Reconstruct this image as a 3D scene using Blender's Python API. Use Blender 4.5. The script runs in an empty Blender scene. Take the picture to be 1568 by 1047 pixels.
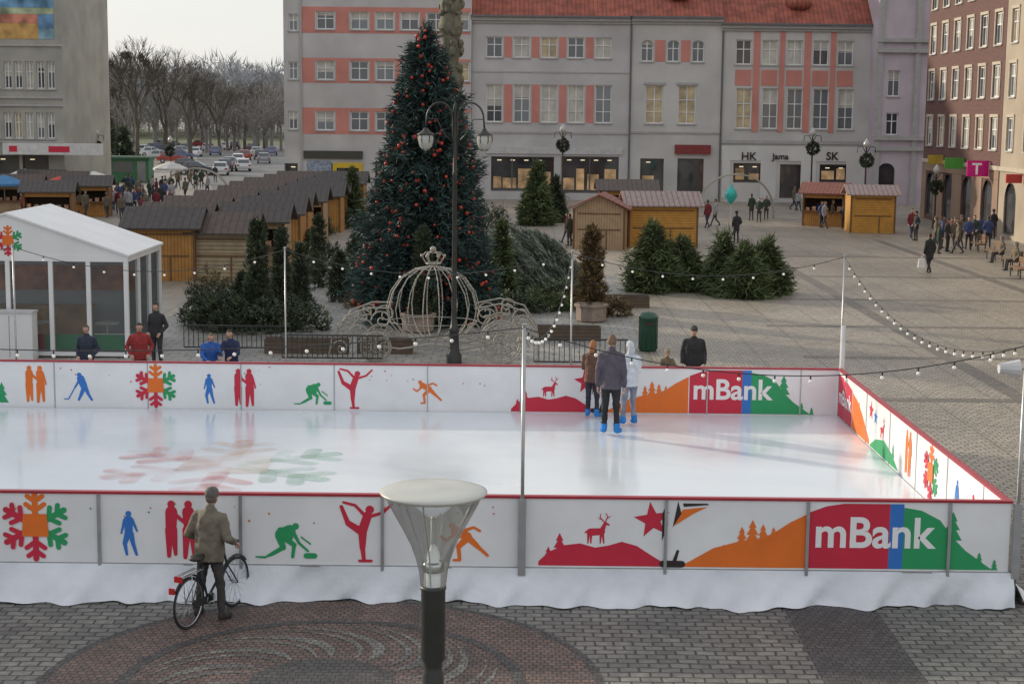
import bpy, bmesh, math, random
import numpy as np
from mathutils import Vector, Matrix
random.seed(7); rng=np.random.default_rng(7)
sc=bpy.context.scene
R=math.radians
# ---------------------------------------------------------------- camera
CAMH=6.9; PITCH=R(8.06); ROLL=R(0.6); FPX=2460.0
cd=bpy.data.cameras.new('camera'); cam=bpy.data.objects.new('camera',cd); sc.collection.objects.link(cam)
cd.sensor_width=36; cd.lens=36*FPX/1568; cd.clip_end=6000; cd.clip_start=0.1
RM=Matrix.Rotation(math.pi/2-PITCH,3,'X')@Matrix.Rotation(ROLL,3,'Z')
cam.matrix_world=Matrix.Translation((0,0,CAMH))@RM.to_4x4()
sc.camera=cam
def ray(u,v): return RM@Vector(((u-784)/FPX,-(v-523.5)/FPX,-1))
# survey helpers : read a real position on a horizontal level / a facade plane
def G(u,v,z=0.0):
    d=ray(u,v); t=(z-CAMH)/d.z; return Vector((d.x*t,d.y*t,z))
def PY(u,v,Y):
    d=ray(u,v); t=Y/d.y; return Vector((d.x*t,Y,CAMH+d.z*t))
# ---------------------------------------------------------------- world : thin high cloud over a low winter sun
SUN_EL=R(15.5); SUN_AZ=math.atan2(-0.83,0.55)
w=bpy.data.worlds.new('World'); sc.world=w; w.use_nodes=True
nt=w.node_tree; bg=nt.nodes['Background']; sky=nt.nodes.new('ShaderNodeTexSky'); sky.sky_type='NISHITA'
sky.sun_disc=False; sky.sun_elevation=SUN_EL; sky.sun_rotation=SUN_AZ%(2*math.pi); sky.dust_density=1.0; sky.air_density=1.0; sky.ozone_density=1.2
wtc=nt.nodes.new('ShaderNodeTexCoord'); wmp=nt.nodes.new('ShaderNodeMapping'); wmp.inputs['Scale'].default_value=(1,1,4); nt.links.new(wtc.outputs['Generated'],wmp.inputs[0])
wn=nt.nodes.new('ShaderNodeTexNoise'); wn.inputs['Scale'].default_value=2.2; wn.inputs['Detail'].default_value=6; nt.links.new(wmp.outputs[0],wn.inputs['Vector'])
wr_=nt.nodes.new('ShaderNodeValToRGB'); wr_.color_ramp.elements[0].position=.35; wr_.color_ramp.elements[1].position=.65
wr_.color_ramp.elements[0].color=(.88,.90,.94,1); wr_.color_ramp.elements[1].color=(1,.99,.97,1); nt.links.new(wn.outputs['Fac'],wr_.inputs[0])
wv_=nt.nodes.new('ShaderNodeVectorMath'); wv_.operation='SCALE'; wv_.inputs['Scale'].default_value=6.0; nt.links.new(wr_.outputs[0],wv_.inputs[0])
wm_=nt.nodes.new('ShaderNodeMixRGB'); wm_.inputs[0].default_value=.82; nt.links.new(sky.outputs[0],wm_.inputs[1]); nt.links.new(wv_.outputs[0],wm_.inputs[2])
nt.links.new(wm_.outputs[0],bg.inputs[0]); bg.inputs[1].default_value=0.15
sd=Vector((math.sin(SUN_AZ)*math.cos(SUN_EL),math.cos(SUN_AZ)*math.cos(SUN_EL),math.sin(SUN_EL)))
l=bpy.data.lights.new('sun','SUN'); l.energy=3.6; l.angle=R(1.5); l.color=(1,.87,.68)
lo=bpy.data.objects.new('sun',l); sc.collection.objects.link(lo); lo.rotation_euler=sd.to_track_quat('Z','Y').to_euler()
sc.view_settings.view_transform='Standard'; sc.view_settings.look='None'; sc.view_settings.exposure=0
# ---------------------------------------------------------------- materials
MC={}
def M(name,col,rough=.75,var=.12,scale=3.,metal=0.,bump=0.,bscale=None,stripe=None,spec=.5,alpha=1.,trans=0.,emit=0.):
    if name in MC: return MC[name]
    m=bpy.data.materials.new(name); m.use_nodes=True; MC[name]=m
    t=m.node_tree; n=t.nodes; L=t.links; b=n['Principled BSDF']
    b.inputs['Roughness'].default_value=rough; b.inputs['Metallic'].default_value=metal
    b.inputs['Specular IOR Level'].default_value=spec
    b.inputs['Alpha'].default_value=alpha
    b.inputs['Transmission Weight'].default_value=trans
    if emit: 
        b.inputs['Emission Color'].default_value=(*col,1); b.inputs['Emission Strength'].default_value=emit
    tc=n.new('ShaderNodeTexCoord')
    ns=n.new('ShaderNodeTexNoise'); ns.inputs['Scale'].default_value=scale; ns.inputs['Detail'].default_value=4
    L.new(tc.outputs['Object'],ns.inputs['Vector'])
    rp=n.new('ShaderNodeValToRGB'); rp.color_ramp.elements[0].position=.3; rp.color_ramp.elements[1].position=.7
    rp.color_ramp.elements[0].color=(*[max(0,c*(1-var)) for c in col],1); rp.color_ramp.elements[1].color=(*[min(1,c*(1+var)) for c in col],1)
    L.new(ns.outputs['Fac'],rp.inputs['Fac']); out=rp.outputs['Color']; hs=ns.outputs['Fac']
    if stripe:
        ax,per,dark=stripe
        wv=n.new('ShaderNodeTexWave'); wv.bands_direction=ax; wv.inputs['Scale'].default_value=6.2832/per/20*1.0
        wv.inputs['Distortion'].default_value=0; L.new(tc.outputs['Object'],wv.inputs['Vector'])
        cr=n.new('ShaderNodeValToRGB'); cr.color_ramp.elements[0].position=.0; cr.color_ramp.elements[1].position=.22
        cr.color_ramp.elements[0].color=(dark,dark,dark,1); cr.color_ramp.elements[1].color=(1,1,1,1)
        L.new(wv.outputs['Fac'],cr.inputs['Fac'])
        mx=n.new('ShaderNodeMixRGB'); mx.blend_type='MULTIPLY'; mx.inputs[0].default_value=1
        L.new(out,mx.inputs[1]); L.new(cr.outputs['Color'],mx.inputs[2]); out=mx.outputs[0]; hs=cr.outputs['Color']
    L.new(out,b.inputs['Base Color'])
    if bump:
        bp=n.new('ShaderNodeBump'); bp.inputs['Strength'].default_value=bump; bp.inputs['Distance'].default_value=.03
        if bscale:
            n2=n.new('ShaderNodeTexNoise'); n2.inputs['Scale'].default_value=bscale; n2.inputs['Detail'].default_value=3
            L.new(tc.outputs['Object'],n2.inputs['Vector']); hs=n2.outputs['Fac']
        L.new(hs,bp.inputs['Height']); L.new(bp.outputs[0],b.inputs['Normal'])
    return m
def clear(name,tint=(.95,.97,.97),dif=.06,dcol=(.8,.82,.82),gl=.5):
    if name in MC: return MC[name]
    m=bpy.data.materials.new(name); m.use_nodes=True; MC[name]=m; t=m.node_tree; n=t.nodes; L=t.links; n.remove(n['Principled BSDF']); out=n['Material Output']
    tr=n.new('ShaderNodeBsdfTransparent'); tr.inputs[0].default_value=(*tint,1); g=n.new('ShaderNodeBsdfGlossy'); g.inputs['Roughness'].default_value=.06; d=n.new('ShaderNodeBsdfDiffuse'); d.inputs[0].default_value=(*dcol,1)
    m1=n.new('ShaderNodeMixShader'); m1.inputs[0].default_value=dif; L.new(tr.outputs[0],m1.inputs[1]); L.new(d.outputs[0],m1.inputs[2])
    lw=n.new('ShaderNodeLayerWeight'); lw.inputs[0].default_value=.35; mu=n.new('ShaderNodeMath'); mu.operation='MULTIPLY'; mu.inputs[1].default_value=gl; L.new(lw.outputs['Fresnel'],mu.inputs[0])
    m2=n.new('ShaderNodeMixShader'); L.new(mu.outputs[0],m2.inputs[0]); L.new(m1.outputs[0],m2.inputs[1]); L.new(g.outputs[0],m2.inputs[2]); L.new(m2.outputs[0],out.inputs[0])
    return m
def paving(name,c1,c2,mort,bw,bh,rough=.55,bump=.5,mortar=.012,rot=0.,blotch=.25,bs=.25,fan=0.):
    if name in MC: return MC[name]
    m=bpy.data.materials.new(name); m.use_nodes=True; MC[name]=m
    t=m.node_tree; n=t.nodes; L=t.links; b=n['Principled BSDF']
    tc=n.new('ShaderNodeTexCoord'); mp=n.new('ShaderNodeMapping'); mp.inputs['Rotation'].default_value=(0,0,rot); L.new(tc.outputs['Object'],mp.inputs[0]); src=mp.outputs[0]
    arc=None
    if fan:   # segmental arches: every course is bent into a row of arcs
        sx=n.new('ShaderNodeSeparateXYZ'); L.new(src,sx.inputs[0]); pp=n.new('ShaderNodeMath'); pp.operation='PINGPONG'; pp.inputs[1].default_value=fan; L.new(sx.outputs['X'],pp.inputs[0])
        sq=n.new('ShaderNodeMath'); sq.operation='MULTIPLY'; L.new(pp.outputs[0],sq.inputs[0]); L.new(pp.outputs[0],sq.inputs[1]); ml=n.new('ShaderNodeMath'); ml.operation='MULTIPLY'; ml.inputs[1].default_value=.55/fan; L.new(sq.outputs[0],ml.inputs[0])
        ad=n.new('ShaderNodeMath'); ad.operation='ADD'; L.new(sx.outputs['Y'],ad.inputs[0]); L.new(ml.outputs[0],ad.inputs[1]); cb=n.new('ShaderNodeCombineXYZ'); L.new(sx.outputs['X'],cb.inputs[0]); L.new(ad.outputs[0],cb.inputs[1]); src=cb.outputs[0]
        jm=n.new('ShaderNodeMapRange'); jm.inputs[1].default_value=fan*.90; jm.inputs[2].default_value=fan; jm.inputs[3].default_value=1.; jm.inputs[4].default_value=.72; L.new(pp.outputs[0],jm.inputs[0]); arc=jm.outputs[0]
    nd=n.new('ShaderNodeTexNoise'); nd.inputs['Scale'].default_value=1.5; nd.inputs['Detail'].default_value=2; L.new(src,nd.inputs['Vector'])
    va=n.new('ShaderNodeMixRGB'); va.blend_type='ADD'; va.inputs[0].default_value=.09; L.new(src,va.inputs[1]); L.new(nd.outputs['Color'],va.inputs[2])
    br=n.new('ShaderNodeTexBrick'); br.inputs['Scale'].default_value=1; br.inputs['Brick Width'].default_value=bw; br.inputs['Row Height'].default_value=bh
    br.inputs['Mortar Size'].default_value=mortar; br.inputs['Mortar Smooth'].default_value=.6; br.inputs['Bias'].default_value=0
    br.inputs['Color1'].default_value=(*c1,1); br.inputs['Color2'].default_value=(*c2,1); br.inputs['Mortar'].default_value=(*mort,1)
    L.new(va.outputs[0],br.inputs['Vector'])
    ns=n.new('ShaderNodeTexNoise'); ns.inputs['Scale'].default_value=bs; ns.inputs['Detail'].default_value=6; ns.inputs['Roughness'].default_value=.65; L.new(tc.outputs['Object'],ns.inputs['Vector'])
    rp=n.new('ShaderNodeValToRGB'); rp.color_ramp.elements[0].position=.3; rp.color_ramp.elements[1].position=.7
    a=1-blotch; rp.color_ramp.elements[0].color=(a,a,a,1); rp.color_ramp.elements[1].color=(1+blotch*.6,1+blotch*.6,1+blotch*.55,1)
    L.new(ns.outputs['Fac'],rp.inputs['Fac'])
    mx=n.new('ShaderNodeMixRGB'); mx.blend_type='MULTIPLY'; mx.inputs[0].default_value=1; L.new(br.outputs['Color'],mx.inputs[1]); L.new(rp.outputs['Color'],mx.inputs[2])
    n3=n.new('ShaderNodeTexNoise'); n3.inputs['Scale'].default_value=7; n3.inputs['Detail'].default_value=5; n3.inputs['Roughness'].default_value=.7; L.new(tc.outputs['Object'],n3.inputs['Vector'])
    r3=n.new('ShaderNodeValToRGB'); r3.color_ramp.elements[0].position=.3; r3.color_ramp.elements[1].position=.7; r3.color_ramp.elements[0].color=(.62,.62,.62,1); r3.color_ramp.elements[1].color=(1.35,1.35,1.35,1)
    L.new(n3.outputs['Fac'],r3.inputs['Fac'])
    m2=n.new('ShaderNodeMixRGB'); m2.blend_type='MULTIPLY'; m2.inputs[0].default_value=1; L.new(mx.outputs[0],m2.inputs[1]); L.new(r3.outputs['Color'],m2.inputs[2]); out=m2.outputs[0]
    if arc is not None:
        m4=n.new('ShaderNodeMixRGB'); m4.blend_type='MULTIPLY'; m4.inputs[0].default_value=1; L.new(out,m4.inputs[1]); L.new(arc,m4.inputs[2]); out=m4.outputs[0]
    L.new(out,b.inputs['Base Color']); b.inputs['Roughness'].default_value=rough
    iv=n.new('ShaderNodeMath'); iv.operation='SUBTRACT'; iv.inputs[0].default_value=1; L.new(br.outputs['Fac'],iv.inputs[1])
    bp=n.new('ShaderNodeBump'); bp.inputs['Strength'].default_value=bump; bp.inputs['Distance'].default_value=.02; L.new(iv.outputs[0],bp.inputs['Height']); L.new(bp.outputs[0],b.inputs['Normal'])
    return m
# ---------------------------------------------------------------- geometry
class Part:
    def __init__(s,mat,smooth=False): s.v=[]; s.f=[]; s.mat=mat; s.smooth=smooth
    def add(s,V,F):
        k=len(s.v); s.v.extend([tuple(p) for p in V]); s.f.extend([tuple(i+k for i in f) for f in F])
    def poly(s,P): s.add(P,[tuple(range(len(P)))])
    def box(s,x0,x1,y0,y1,z0,z1):
        s.add([(x0,y0,z0),(x1,y0,z0),(x1,y1,z0),(x0,y1,z0),(x0,y0,z1),(x1,y0,z1),(x1,y1,z1),(x0,y1,z1)],
          [(0,3,2,1),(4,5,6,7),(0,1,5,4),(1,2,6,5),(2,3,7,6),(3,0,4,7)])
    def tube(s,pts,r,n=8,caps=True,closed=False):
        pts=[Vector(p) for p in pts]; N=len(pts)
        rs=r if isinstance(r,(list,tuple)) else [r]*N
        V=[];F=[]; up=None
        for i,p in enumerate(pts):
            a=pts[(i-1)%N] if (closed or i>0) else pts[i]; b=pts[(i+1)%N] if (closed or i<N-1) else pts[i]
            t=(b-a); t=t.normalized() if t.length>1e-9 else Vector((0,0,1))
            if up is None: up=Vector((0,0,1)) if abs(t.z)<.9 else Vector((1,0,0))
            x=t.cross(up); 
            if x.length<1e-4: x=t.cross(Vector((.3,1,.2)))
            x.normalize(); y=x.cross(t).normalized(); up=y
            for k in range(n):
                an=2*math.pi*k/n; V.append(p+x*math.cos(an)*rs[i]+y*math.sin(an)*rs[i])
        M_=N if closed else N-1
        for i in range(M_):
            j=(i+1)%N
            for k in range(n):
                k2=(k+1)%n; F.append((i*n+k,j*n+k,j*n+k2,i*n+k2))
        if caps and not closed: F.append(tuple(range(n))); F.append(tuple((N-1)*n+k for k in reversed(range(n))))
        s.add(V,F)
    def lathe(s,prof,c,n=24,axis='z'):
        V=[];F=[]
        for r,z in prof:
            for k in range(n):
                a=2*math.pi*k/n
                if axis=='z': V.append((c[0]+r*math.cos(a),c[1]+r*math.sin(a),c[2]+z))
                elif axis=='x': V.append((c[0]+z,c[1]+r*math.cos(a),c[2]+r*math.sin(a)))
                else: V.append((c[0]+r*math.cos(a),c[1]+z,c[2]+r*math.sin(a)))
        for i in range(len(prof)-1):
            for k in range(n):
                k2=(k+1)%n; F.append((i*n+k,i*n+k2,(i+1)*n+k2,(i+1)*n+k))
        s.add(V,F)
    def sphere(s,c,r,n=8,m=6):
        if not isinstance(r,(tuple,list)): r=(r,r,r)
        V=[(c[0],c[1],c[2]-r[2])];F=[]
        for i in range(1,m):
            t=math.pi*i/m
            for k in range(n):
                a=2*math.pi*k/n; V.append((c[0]+r[0]*math.sin(t)*math.cos(a),c[1]+r[1]*math.sin(t)*math.sin(a),c[2]-r[2]*math.cos(t)))
        V.append((c[0],c[1],c[2]+r[2])); T=len(V)-1
        for k in range(n):
            k2=(k+1)%n; F.append((0,1+k2,1+k)); F.append((T,1+(m-2)*n+k,1+(m-2)*n+k2))
            for i in range(m-2): F.append((1+i*n+k,1+i*n+k2,1+(i+1)*n+k2,1+(i+1)*n+k))
        s.add(V,F)
    def ring(s,c,Rr,r,axis='y',n=28,m=6,rot=None):
        pts=[]
        for k in range(n):
            a=2*math.pi*k/n
            if axis=='y': p=Vector((Rr*math.cos(a),0,Rr*math.sin(a)))
            elif axis=='x': p=Vector((0,Rr*math.cos(a),Rr*math.sin(a)))
            else: p=Vector((Rr*math.cos(a),Rr*math.sin(a),0))
            pts.append(Vector(c)+p)
        s.tube(pts,r,m,closed=True)
    def mesh(s,name):
        me=bpy.data.meshes.new(name); me.from_pydata([tuple(p) for p in s.v],[],s.f); me.materials.append(s.mat)
        if s.smooth: me.polygons.foreach_set('use_smooth',[True]*len(me.polygons))
        me.update(); return me
class Obj:
    def __init__(s,name,loc=(0,0,0),rot=0.,scale=1.): s.name=name; s.parts={}; s.loc=loc; s.rot=rot; s.scale=scale; s.extra=[]
    def part(s,n,mat,smooth=False):
        if n not in s.parts: s.parts[n]=Part(mat,smooth)
        return s.parts[n]
    def build(s):
        e=bpy.data.objects.new(s.name,None); e.empty_display_size=.2; sc.collection.objects.link(e)
        e.location=s.loc; e.rotation_euler=(0,0,s.rot); e.scale=(s.scale,)*3
        s.data=[(n,p.mesh(n)) for n,p in s.parts.items() if p.f]
        for n,me in s.data:
            o=bpy.data.objects.new(n,me); sc.collection.objects.link(o); o.parent=e
        for n,me,mat in s.extra:
            o=bpy.data.objects.new(n,me); sc.collection.objects.link(o); o.parent=e
        s.e=e; return e
    def copy(s,loc,rot=0.,scale=1.,sz=None,name=None):
        e=bpy.data.objects.new(name or s.name,None); e.empty_display_size=.2; sc.collection.objects.link(e)
        e.location=loc; e.rotation_euler=(0,0,rot); e.scale=(scale,scale,sz or scale)
        for n,me in s.data+[(a,b) for a,b,c in s.extra]:
            o=bpy.data.objects.new(n,me); sc.collection.objects.link(o); o.parent=e
        return e
def single(name,mat,fn,smooth=False,loc=(0,0,0)):
    p=Part(mat,smooth); fn(p); o=bpy.data.objects.new(name,p.mesh(name)); o.location=loc; sc.collection.objects.link(o); return o
# ---------------------------------------------------------------- ground
m_plaza=paving('granite_setts',(.45,.405,.34),(.34,.30,.25),(.13,.115,.095),.24,.16,rough=.45,bump=1.,blotch=.38,bs=.10,mortar=.020,fan=.8)
m_near=paving('grey_pavers',(.235,.225,.205),(.15,.145,.135),(.05,.048,.045),.26,.17,rough=.5,bump=.8,mortar=.020,blotch=.42,bs=.35)
m_red=paving('red_setts',(.21,.13,.105),(.13,.095,.085),(.05,.045,.04),.1,.1,rough=.6,bump=.7,blotch=.4,bs=1.)
m_dark=paving('dark_setts',(.10,.09,.09),(.065,.06,.06),(.035,.035,.03),.11,.11,rough=.6,bump=.7,blotch=.25,bs=1.)
m_pale=paving('pale_setts',(.24,.23,.21),(.17,.165,.15),(.08,.075,.07),.1,.1,rough=.6,bump=.6,blotch=.45,bs=1.5)
m_asph=M('asphalt',(.15,.15,.15),.7,.25,1.2,bump=.2,bscale=30)
m_grass=M('winter_grass',(.10,.11,.05),.9,.4,.6)
m_slab=paving('concrete_slabs',(.33,.32,.30),(.26,.255,.245),(.13,.13,.12),.5,.5,rough=.5,bump=.5,blotch=.35,bs=.3,mortar=.02)
single('ground',m_plaza,lambda p:p.poly([(-2500,-300,0),(2500,-300,0),(2500,4500,0),(-2500,4500,0)]))
single('near_pavement',m_near,lambda p:p.poly([(-30,5,.004),(12.5,5,.004),(12.5,27,.004),(-30,27,.004)]))
cx,cy=G(492,1047)[0:2]
def disc(p,r0,r1,z,n=64,a0=0,a1=2*math.pi):
    V=[];F=[]
    for k in range(n+1):
        a=a0+(a1-a0)*k/n; V.append((cx+r0*math.cos(a),cy+r0*math.sin(a),z)); V.append((cx+r1*math.cos(a),cy+r1*math.sin(a),z))
    for k in range(n): F.append((2*k,2*k+1,2*k+3,2*k+2))
    p.add(V,F)
def mosaic():
    o=Obj('paving_mosaic')
    a=o.part('outer_band',m_red); disc(a,0,3.35,.008)
    b=o.part('dark_band',m_dark); disc(b,3.35,3.47,.008); disc(b,2.35,2.5,.012); disc(b,0.0,.9,.012)
    c=o.part('pale_swirls',m_pale)
    for k in range(12):
        t=2*math.pi*k/12
        for q,(w0,of) in enumerate(((.10,0),(.05,.19))):
            L=[];Q=[]
            for i in range(13):
                s=i/12; r=.95+1.38*s; an=t+of+.95*s*s; wd=w0*math.sin(math.pi*min(1,s*.96+.03))*(.7/r+.5)
                L.append((cx+r*math.cos(an-wd),cy+r*math.sin(an-wd),.0125+.0005*q)); Q.append((cx+r*math.cos(an+wd*.6),cy+r*math.sin(an+wd*.6),.0125+.0005*q))
            for i in range(12): c.poly([L[i],Q[i],Q[i+1],L[i+1]])
    o.build()
mosaic()
d0=G(1215,940); d1=G(1345,940)
single('dark_paving_strip',m_dark,lambda p:p.poly([(d0.x-.1,5,.008),(d1.x,5,.008),(d1.x,22.6,.008),(d0.x-.1,22.6,.008)]))
single('garden_paving',m_slab,lambda p:p.poly([(-13,37.5,.004),(3.6,37.5,.004),(4.5,70,.004),(-10,72,.004)]))
def road(p):
    a=G(330,300);b=G(432,292);c=(-45,330,0);d=(-66,330,0)
    p.poly([(a.x,a.y,.004),(b.x,b.y,.004),(c[0],c[1],.004),(d[0],d[1],.004)])
single('street_road',m_asph,road)
single('far_lawn',m_grass,lambda p:p.poly([(-300,215,.004),(-48.5,215,.004),(-68,330,.004),(60,331,.004),(600,600,.004),(-600,600,.004)]))
m_band=paving('band_setts',(.22,.195,.17),(.16,.145,.125),(.08,.075,.065),.2,.14,rough=.5,bump=.8,blotch=.3,bs=.3)
def bands(p):
    for y in (39,46,53,61,70,80): p.poly([(8.5,y,.004),(28,y,.004),(28,y+.5,.004),(8.5,y+.5,.004)])
    for x in (12.5,20.5):
        ys=[28,39,46,53,61,70,80,92]
        for i in range(len(ys)-1): p.poly([(x,ys[i]+(.5 if i else 0),.004),(x+.5,ys[i]+(.5 if i else 0),.004),(x+.5,ys[i+1],.004),(x,ys[i+1],.004)])
single('paving_bands',m_band,bands)
# ---------------------------------------------------------------- foliage
def blades(part,C,D,n,L,W,spread):
    C=np.repeat(np.asarray(C,float),n,0); D=np.repeat(np.asarray(D,float),n,0); N=len(C)
    d=D+rng.normal(0,spread,(N,3)); d/=np.linalg.norm(d,axis=1)[:,None]+1e-9
    C=C+rng.normal(0,L*.35,(N,3)); C[:,2]=np.maximum(C[:,2],.02)
    s=np.cross(d,rng.normal(0,1,(N,3))); s/=np.linalg.norm(s,axis=1)[:,None]+1e-9
    ln=(L*rng.uniform(.6,1.3,N))[:,None]
    V=np.stack([C-s*W/2,C+s*W/2,C+d*ln],1).reshape(-1,3)
    k=len(part.v); part.v.extend(map(tuple,V.tolist())); part.f.extend([(k+3*i,k+3*i+1,k+3*i+2) for i in range(N)])
m_bark=M('bark',(.09,.07,.055),.9,.3,8,bump=.4,bscale=20)
def leafmats(key,base):
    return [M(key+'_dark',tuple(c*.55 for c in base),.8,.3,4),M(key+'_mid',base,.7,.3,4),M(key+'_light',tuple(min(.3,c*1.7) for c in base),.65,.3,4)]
GR=leafmats('spruce',(.034,.066,.060)); GF=leafmats('fir',(.085,.115,.045)); GT=leafmats('thuja',(.055,.075,.040)); GB=leafmats('brown_thuja',(.13,.09,.04)); GN=leafmats('netted',(.13,.16,.125))
def conifer(name,loc,h,r,mats,centers=600,n=12,L=.2,W=.05,z0=.05,power=.85,lump=.18,build=True,core=True):
    o=Obj(name,loc)
    tr=o.part('trunk',m_bark,True); tr.tube([(0,0,0),(0,0,h*.5),(0,0,h*.97)],[r*.06+.03,r*.04+.02,.01],8)
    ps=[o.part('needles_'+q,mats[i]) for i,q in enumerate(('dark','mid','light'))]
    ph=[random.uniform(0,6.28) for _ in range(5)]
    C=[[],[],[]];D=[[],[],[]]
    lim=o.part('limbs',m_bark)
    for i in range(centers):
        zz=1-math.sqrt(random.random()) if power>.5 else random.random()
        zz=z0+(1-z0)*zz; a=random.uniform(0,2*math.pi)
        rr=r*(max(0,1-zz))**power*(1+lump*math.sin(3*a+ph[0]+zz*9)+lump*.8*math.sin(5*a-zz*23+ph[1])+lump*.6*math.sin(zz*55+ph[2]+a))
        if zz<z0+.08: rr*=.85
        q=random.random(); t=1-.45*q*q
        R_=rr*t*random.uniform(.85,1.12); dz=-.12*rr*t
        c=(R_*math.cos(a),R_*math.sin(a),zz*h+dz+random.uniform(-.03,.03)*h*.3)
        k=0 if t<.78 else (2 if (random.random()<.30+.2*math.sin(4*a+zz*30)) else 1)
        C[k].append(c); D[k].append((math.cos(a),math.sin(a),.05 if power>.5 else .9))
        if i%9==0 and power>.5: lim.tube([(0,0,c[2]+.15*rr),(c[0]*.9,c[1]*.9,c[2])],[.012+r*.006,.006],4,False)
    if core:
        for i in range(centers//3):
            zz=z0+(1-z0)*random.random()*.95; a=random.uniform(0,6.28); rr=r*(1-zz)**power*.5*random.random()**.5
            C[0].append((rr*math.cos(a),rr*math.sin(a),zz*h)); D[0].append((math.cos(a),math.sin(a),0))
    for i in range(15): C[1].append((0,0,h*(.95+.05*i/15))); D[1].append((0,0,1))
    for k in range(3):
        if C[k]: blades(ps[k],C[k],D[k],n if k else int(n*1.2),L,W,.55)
    o.ph=ph
    if build: o.build()
    return o
def bush(name,loc,rx,ry,h,mats,centers=300,n=14,L=.12,W=.05):
    o=Obj(name,loc); ps=[o.part('leaves_'+q,mats[i]) for i,q in enumerate(('dark','mid','light'))]
    st=o.part('stems',m_bark)
    for i in range(8):
        a=random.uniform(0,6.28); st.tube([(0,0,0),(rx*.5*math.cos(a),ry*.5*math.sin(a),h*.7)],[.03,.01],4)
    C=[[],[],[]];D=[[],[],[]]
    for i in range(centers):
        a=random.uniform(0,6.28); e=random.uniform(0,1); t=random.uniform(.6,1.03)*(1+.12*math.sin(5*a+e*7))
        c=(rx*t*math.cos(a)*math.sqrt(1-e*e*.9),ry*t*math.sin(a)*math.sqrt(1-e*e*.9),h*e*t)
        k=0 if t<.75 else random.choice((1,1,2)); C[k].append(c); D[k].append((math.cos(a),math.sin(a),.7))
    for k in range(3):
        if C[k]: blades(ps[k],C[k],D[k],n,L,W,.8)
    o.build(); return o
# big christmas tree
tb=G(650,492); top=PY(643,36,tb.y)
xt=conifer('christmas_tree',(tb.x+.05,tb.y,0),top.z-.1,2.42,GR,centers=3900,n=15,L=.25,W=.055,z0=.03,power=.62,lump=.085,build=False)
bl=xt.part('baubles',M('bauble_red',(.50,.05,.03),.3,.15),True); H_=top.z-.1
for i in range(430):
    zz=.04+.95*(1-random.random()**.72); a=random.uniform(0,6.28); rr=2.42*(1-zz)**.62*(1+.085*math.sin(3*a+xt.ph[0]+zz*9)+.068*math.sin(5*a-zz*23+xt.ph[1])+.05*math.sin(zz*55+xt.ph[2]+a))*1.0+.04
    bl.sphere((rr*math.cos(a),rr*math.sin(a),zz*H_-.12*rr),random.choice((.045,.055,.068)),8,6)
xt.build()
# ---------------------------------------------------------------- rink
NY=22.35; FY=34.35; RX=7.1; LX=-23.2; IZ=.5; TZ=1.5
m_white=M('white_board',(.80,.81,.83),.4,.06,1.5)
m_tarp=M('white_tarpaulin',(.70,.73,.79),.5,.12,1.3,bump=.8,bscale=4)
m_rail=M('dark_red_rail',(.36,.02,.035),.4,.1)
m_gal=M('galvanised_steel',(.42,.43,.44),.4,.15,4,metal=.7)
cR=M('print_red',(.58,.02,.055),.5,.05); cO=M('print_orange',(.78,.17,.018),.5,.05); cG=M('print_green',(.02,.33,.12),.5,.05); cB=M('print_blue',(.03,.18,.58),.5,.05); cK=M('print_black',(.03,.02,.02),.5,.05); cW=M('print_white',(.85,.85,.86),.5,.02)
CM={'R':cR,'O':cO,'G':cG,'B':cB,'K':cK,'W':cW}
rink=Obj('ice_rink')
mi=bpy.data.materials.new('ice'); mi.use_nodes=True; t=mi.node_tree; b=t.nodes['Principled BSDF']; tc=t.nodes.new('ShaderNodeTexCoord')
n1=t.nodes.new('ShaderNodeTexNoise'); n1.inputs['Scale'].default_value=.35; n1.inputs['Detail'].default_value=8; t.links.new(tc.outputs['Object'],n1.inputs['Vector'])
r1=t.nodes.new('ShaderNodeValToRGB'); r1.color_ramp.elements[0].position=.3; r1.color_ramp.elements[1].position=.7; r1.color_ramp.elements[0].color=(.63,.70,.77,1); r1.color_ramp.elements[1].color=(.78,.82,.86,1)
t.links.new(n1.outputs['Fac'],r1.inputs[0]); t.links.new(r1.outputs[0],b.inputs['Base Color'])
r2=t.nodes.new('ShaderNodeMapRange'); r2.inputs[1].default_value=.35; r2.inputs[2].default_value=.65; r2.inputs[3].default_value=.06; r2.inputs[4].default_value=.30; t.links.new(n1.outputs['Fac'],r2.inputs[0]); t.links.new(r2.outputs[0],b.inputs['Roughness'])
mp=t.nodes.new('ShaderNodeMapping'); mp.inputs['Scale'].default_value=(.6,14,1); mp.inputs['Rotation'].default_value=(0,0,.3); t.links.new(tc.outputs['Object'],mp.inputs[0])
n2=t.nodes.new('ShaderNodeTexNoise'); n2.inputs['Scale'].default_value=1.4; n2.inputs['Detail'].default_value=5; t.links.new(mp.outputs[0],n2.inputs['Vector'])
bp=t.nodes.new('ShaderNodeBump'); bp.inputs['Strength'].default_value=.08; bp.inputs['Distance'].default_value=.01; t.links.new(n2.outputs['Fac'],bp.inputs['Height']); t.links.new(bp.outputs[0],b.inputs['Normal'])
rink.part('ice',mi).box(LX+.1,RX-.06,NY+.06,FY-.06,.06,IZ)
bd=rink.part('boards',m_white); rl=rink.part('top_rail',m_rail); ps=rink.part('board_posts',m_gal)
bd.box(LX,RX+.03,NY-.03,NY+.03,IZ-.02,TZ); bd.box(LX,RX+.03,FY-.03,FY+.03,IZ-.1,TZ); bd.box(RX-.03,RX+.03,NY+.03,FY-.03,IZ-.1,TZ); bd.box(LX-.03,LX+.03,NY+.03,FY-.03,IZ-.1,TZ)
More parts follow.
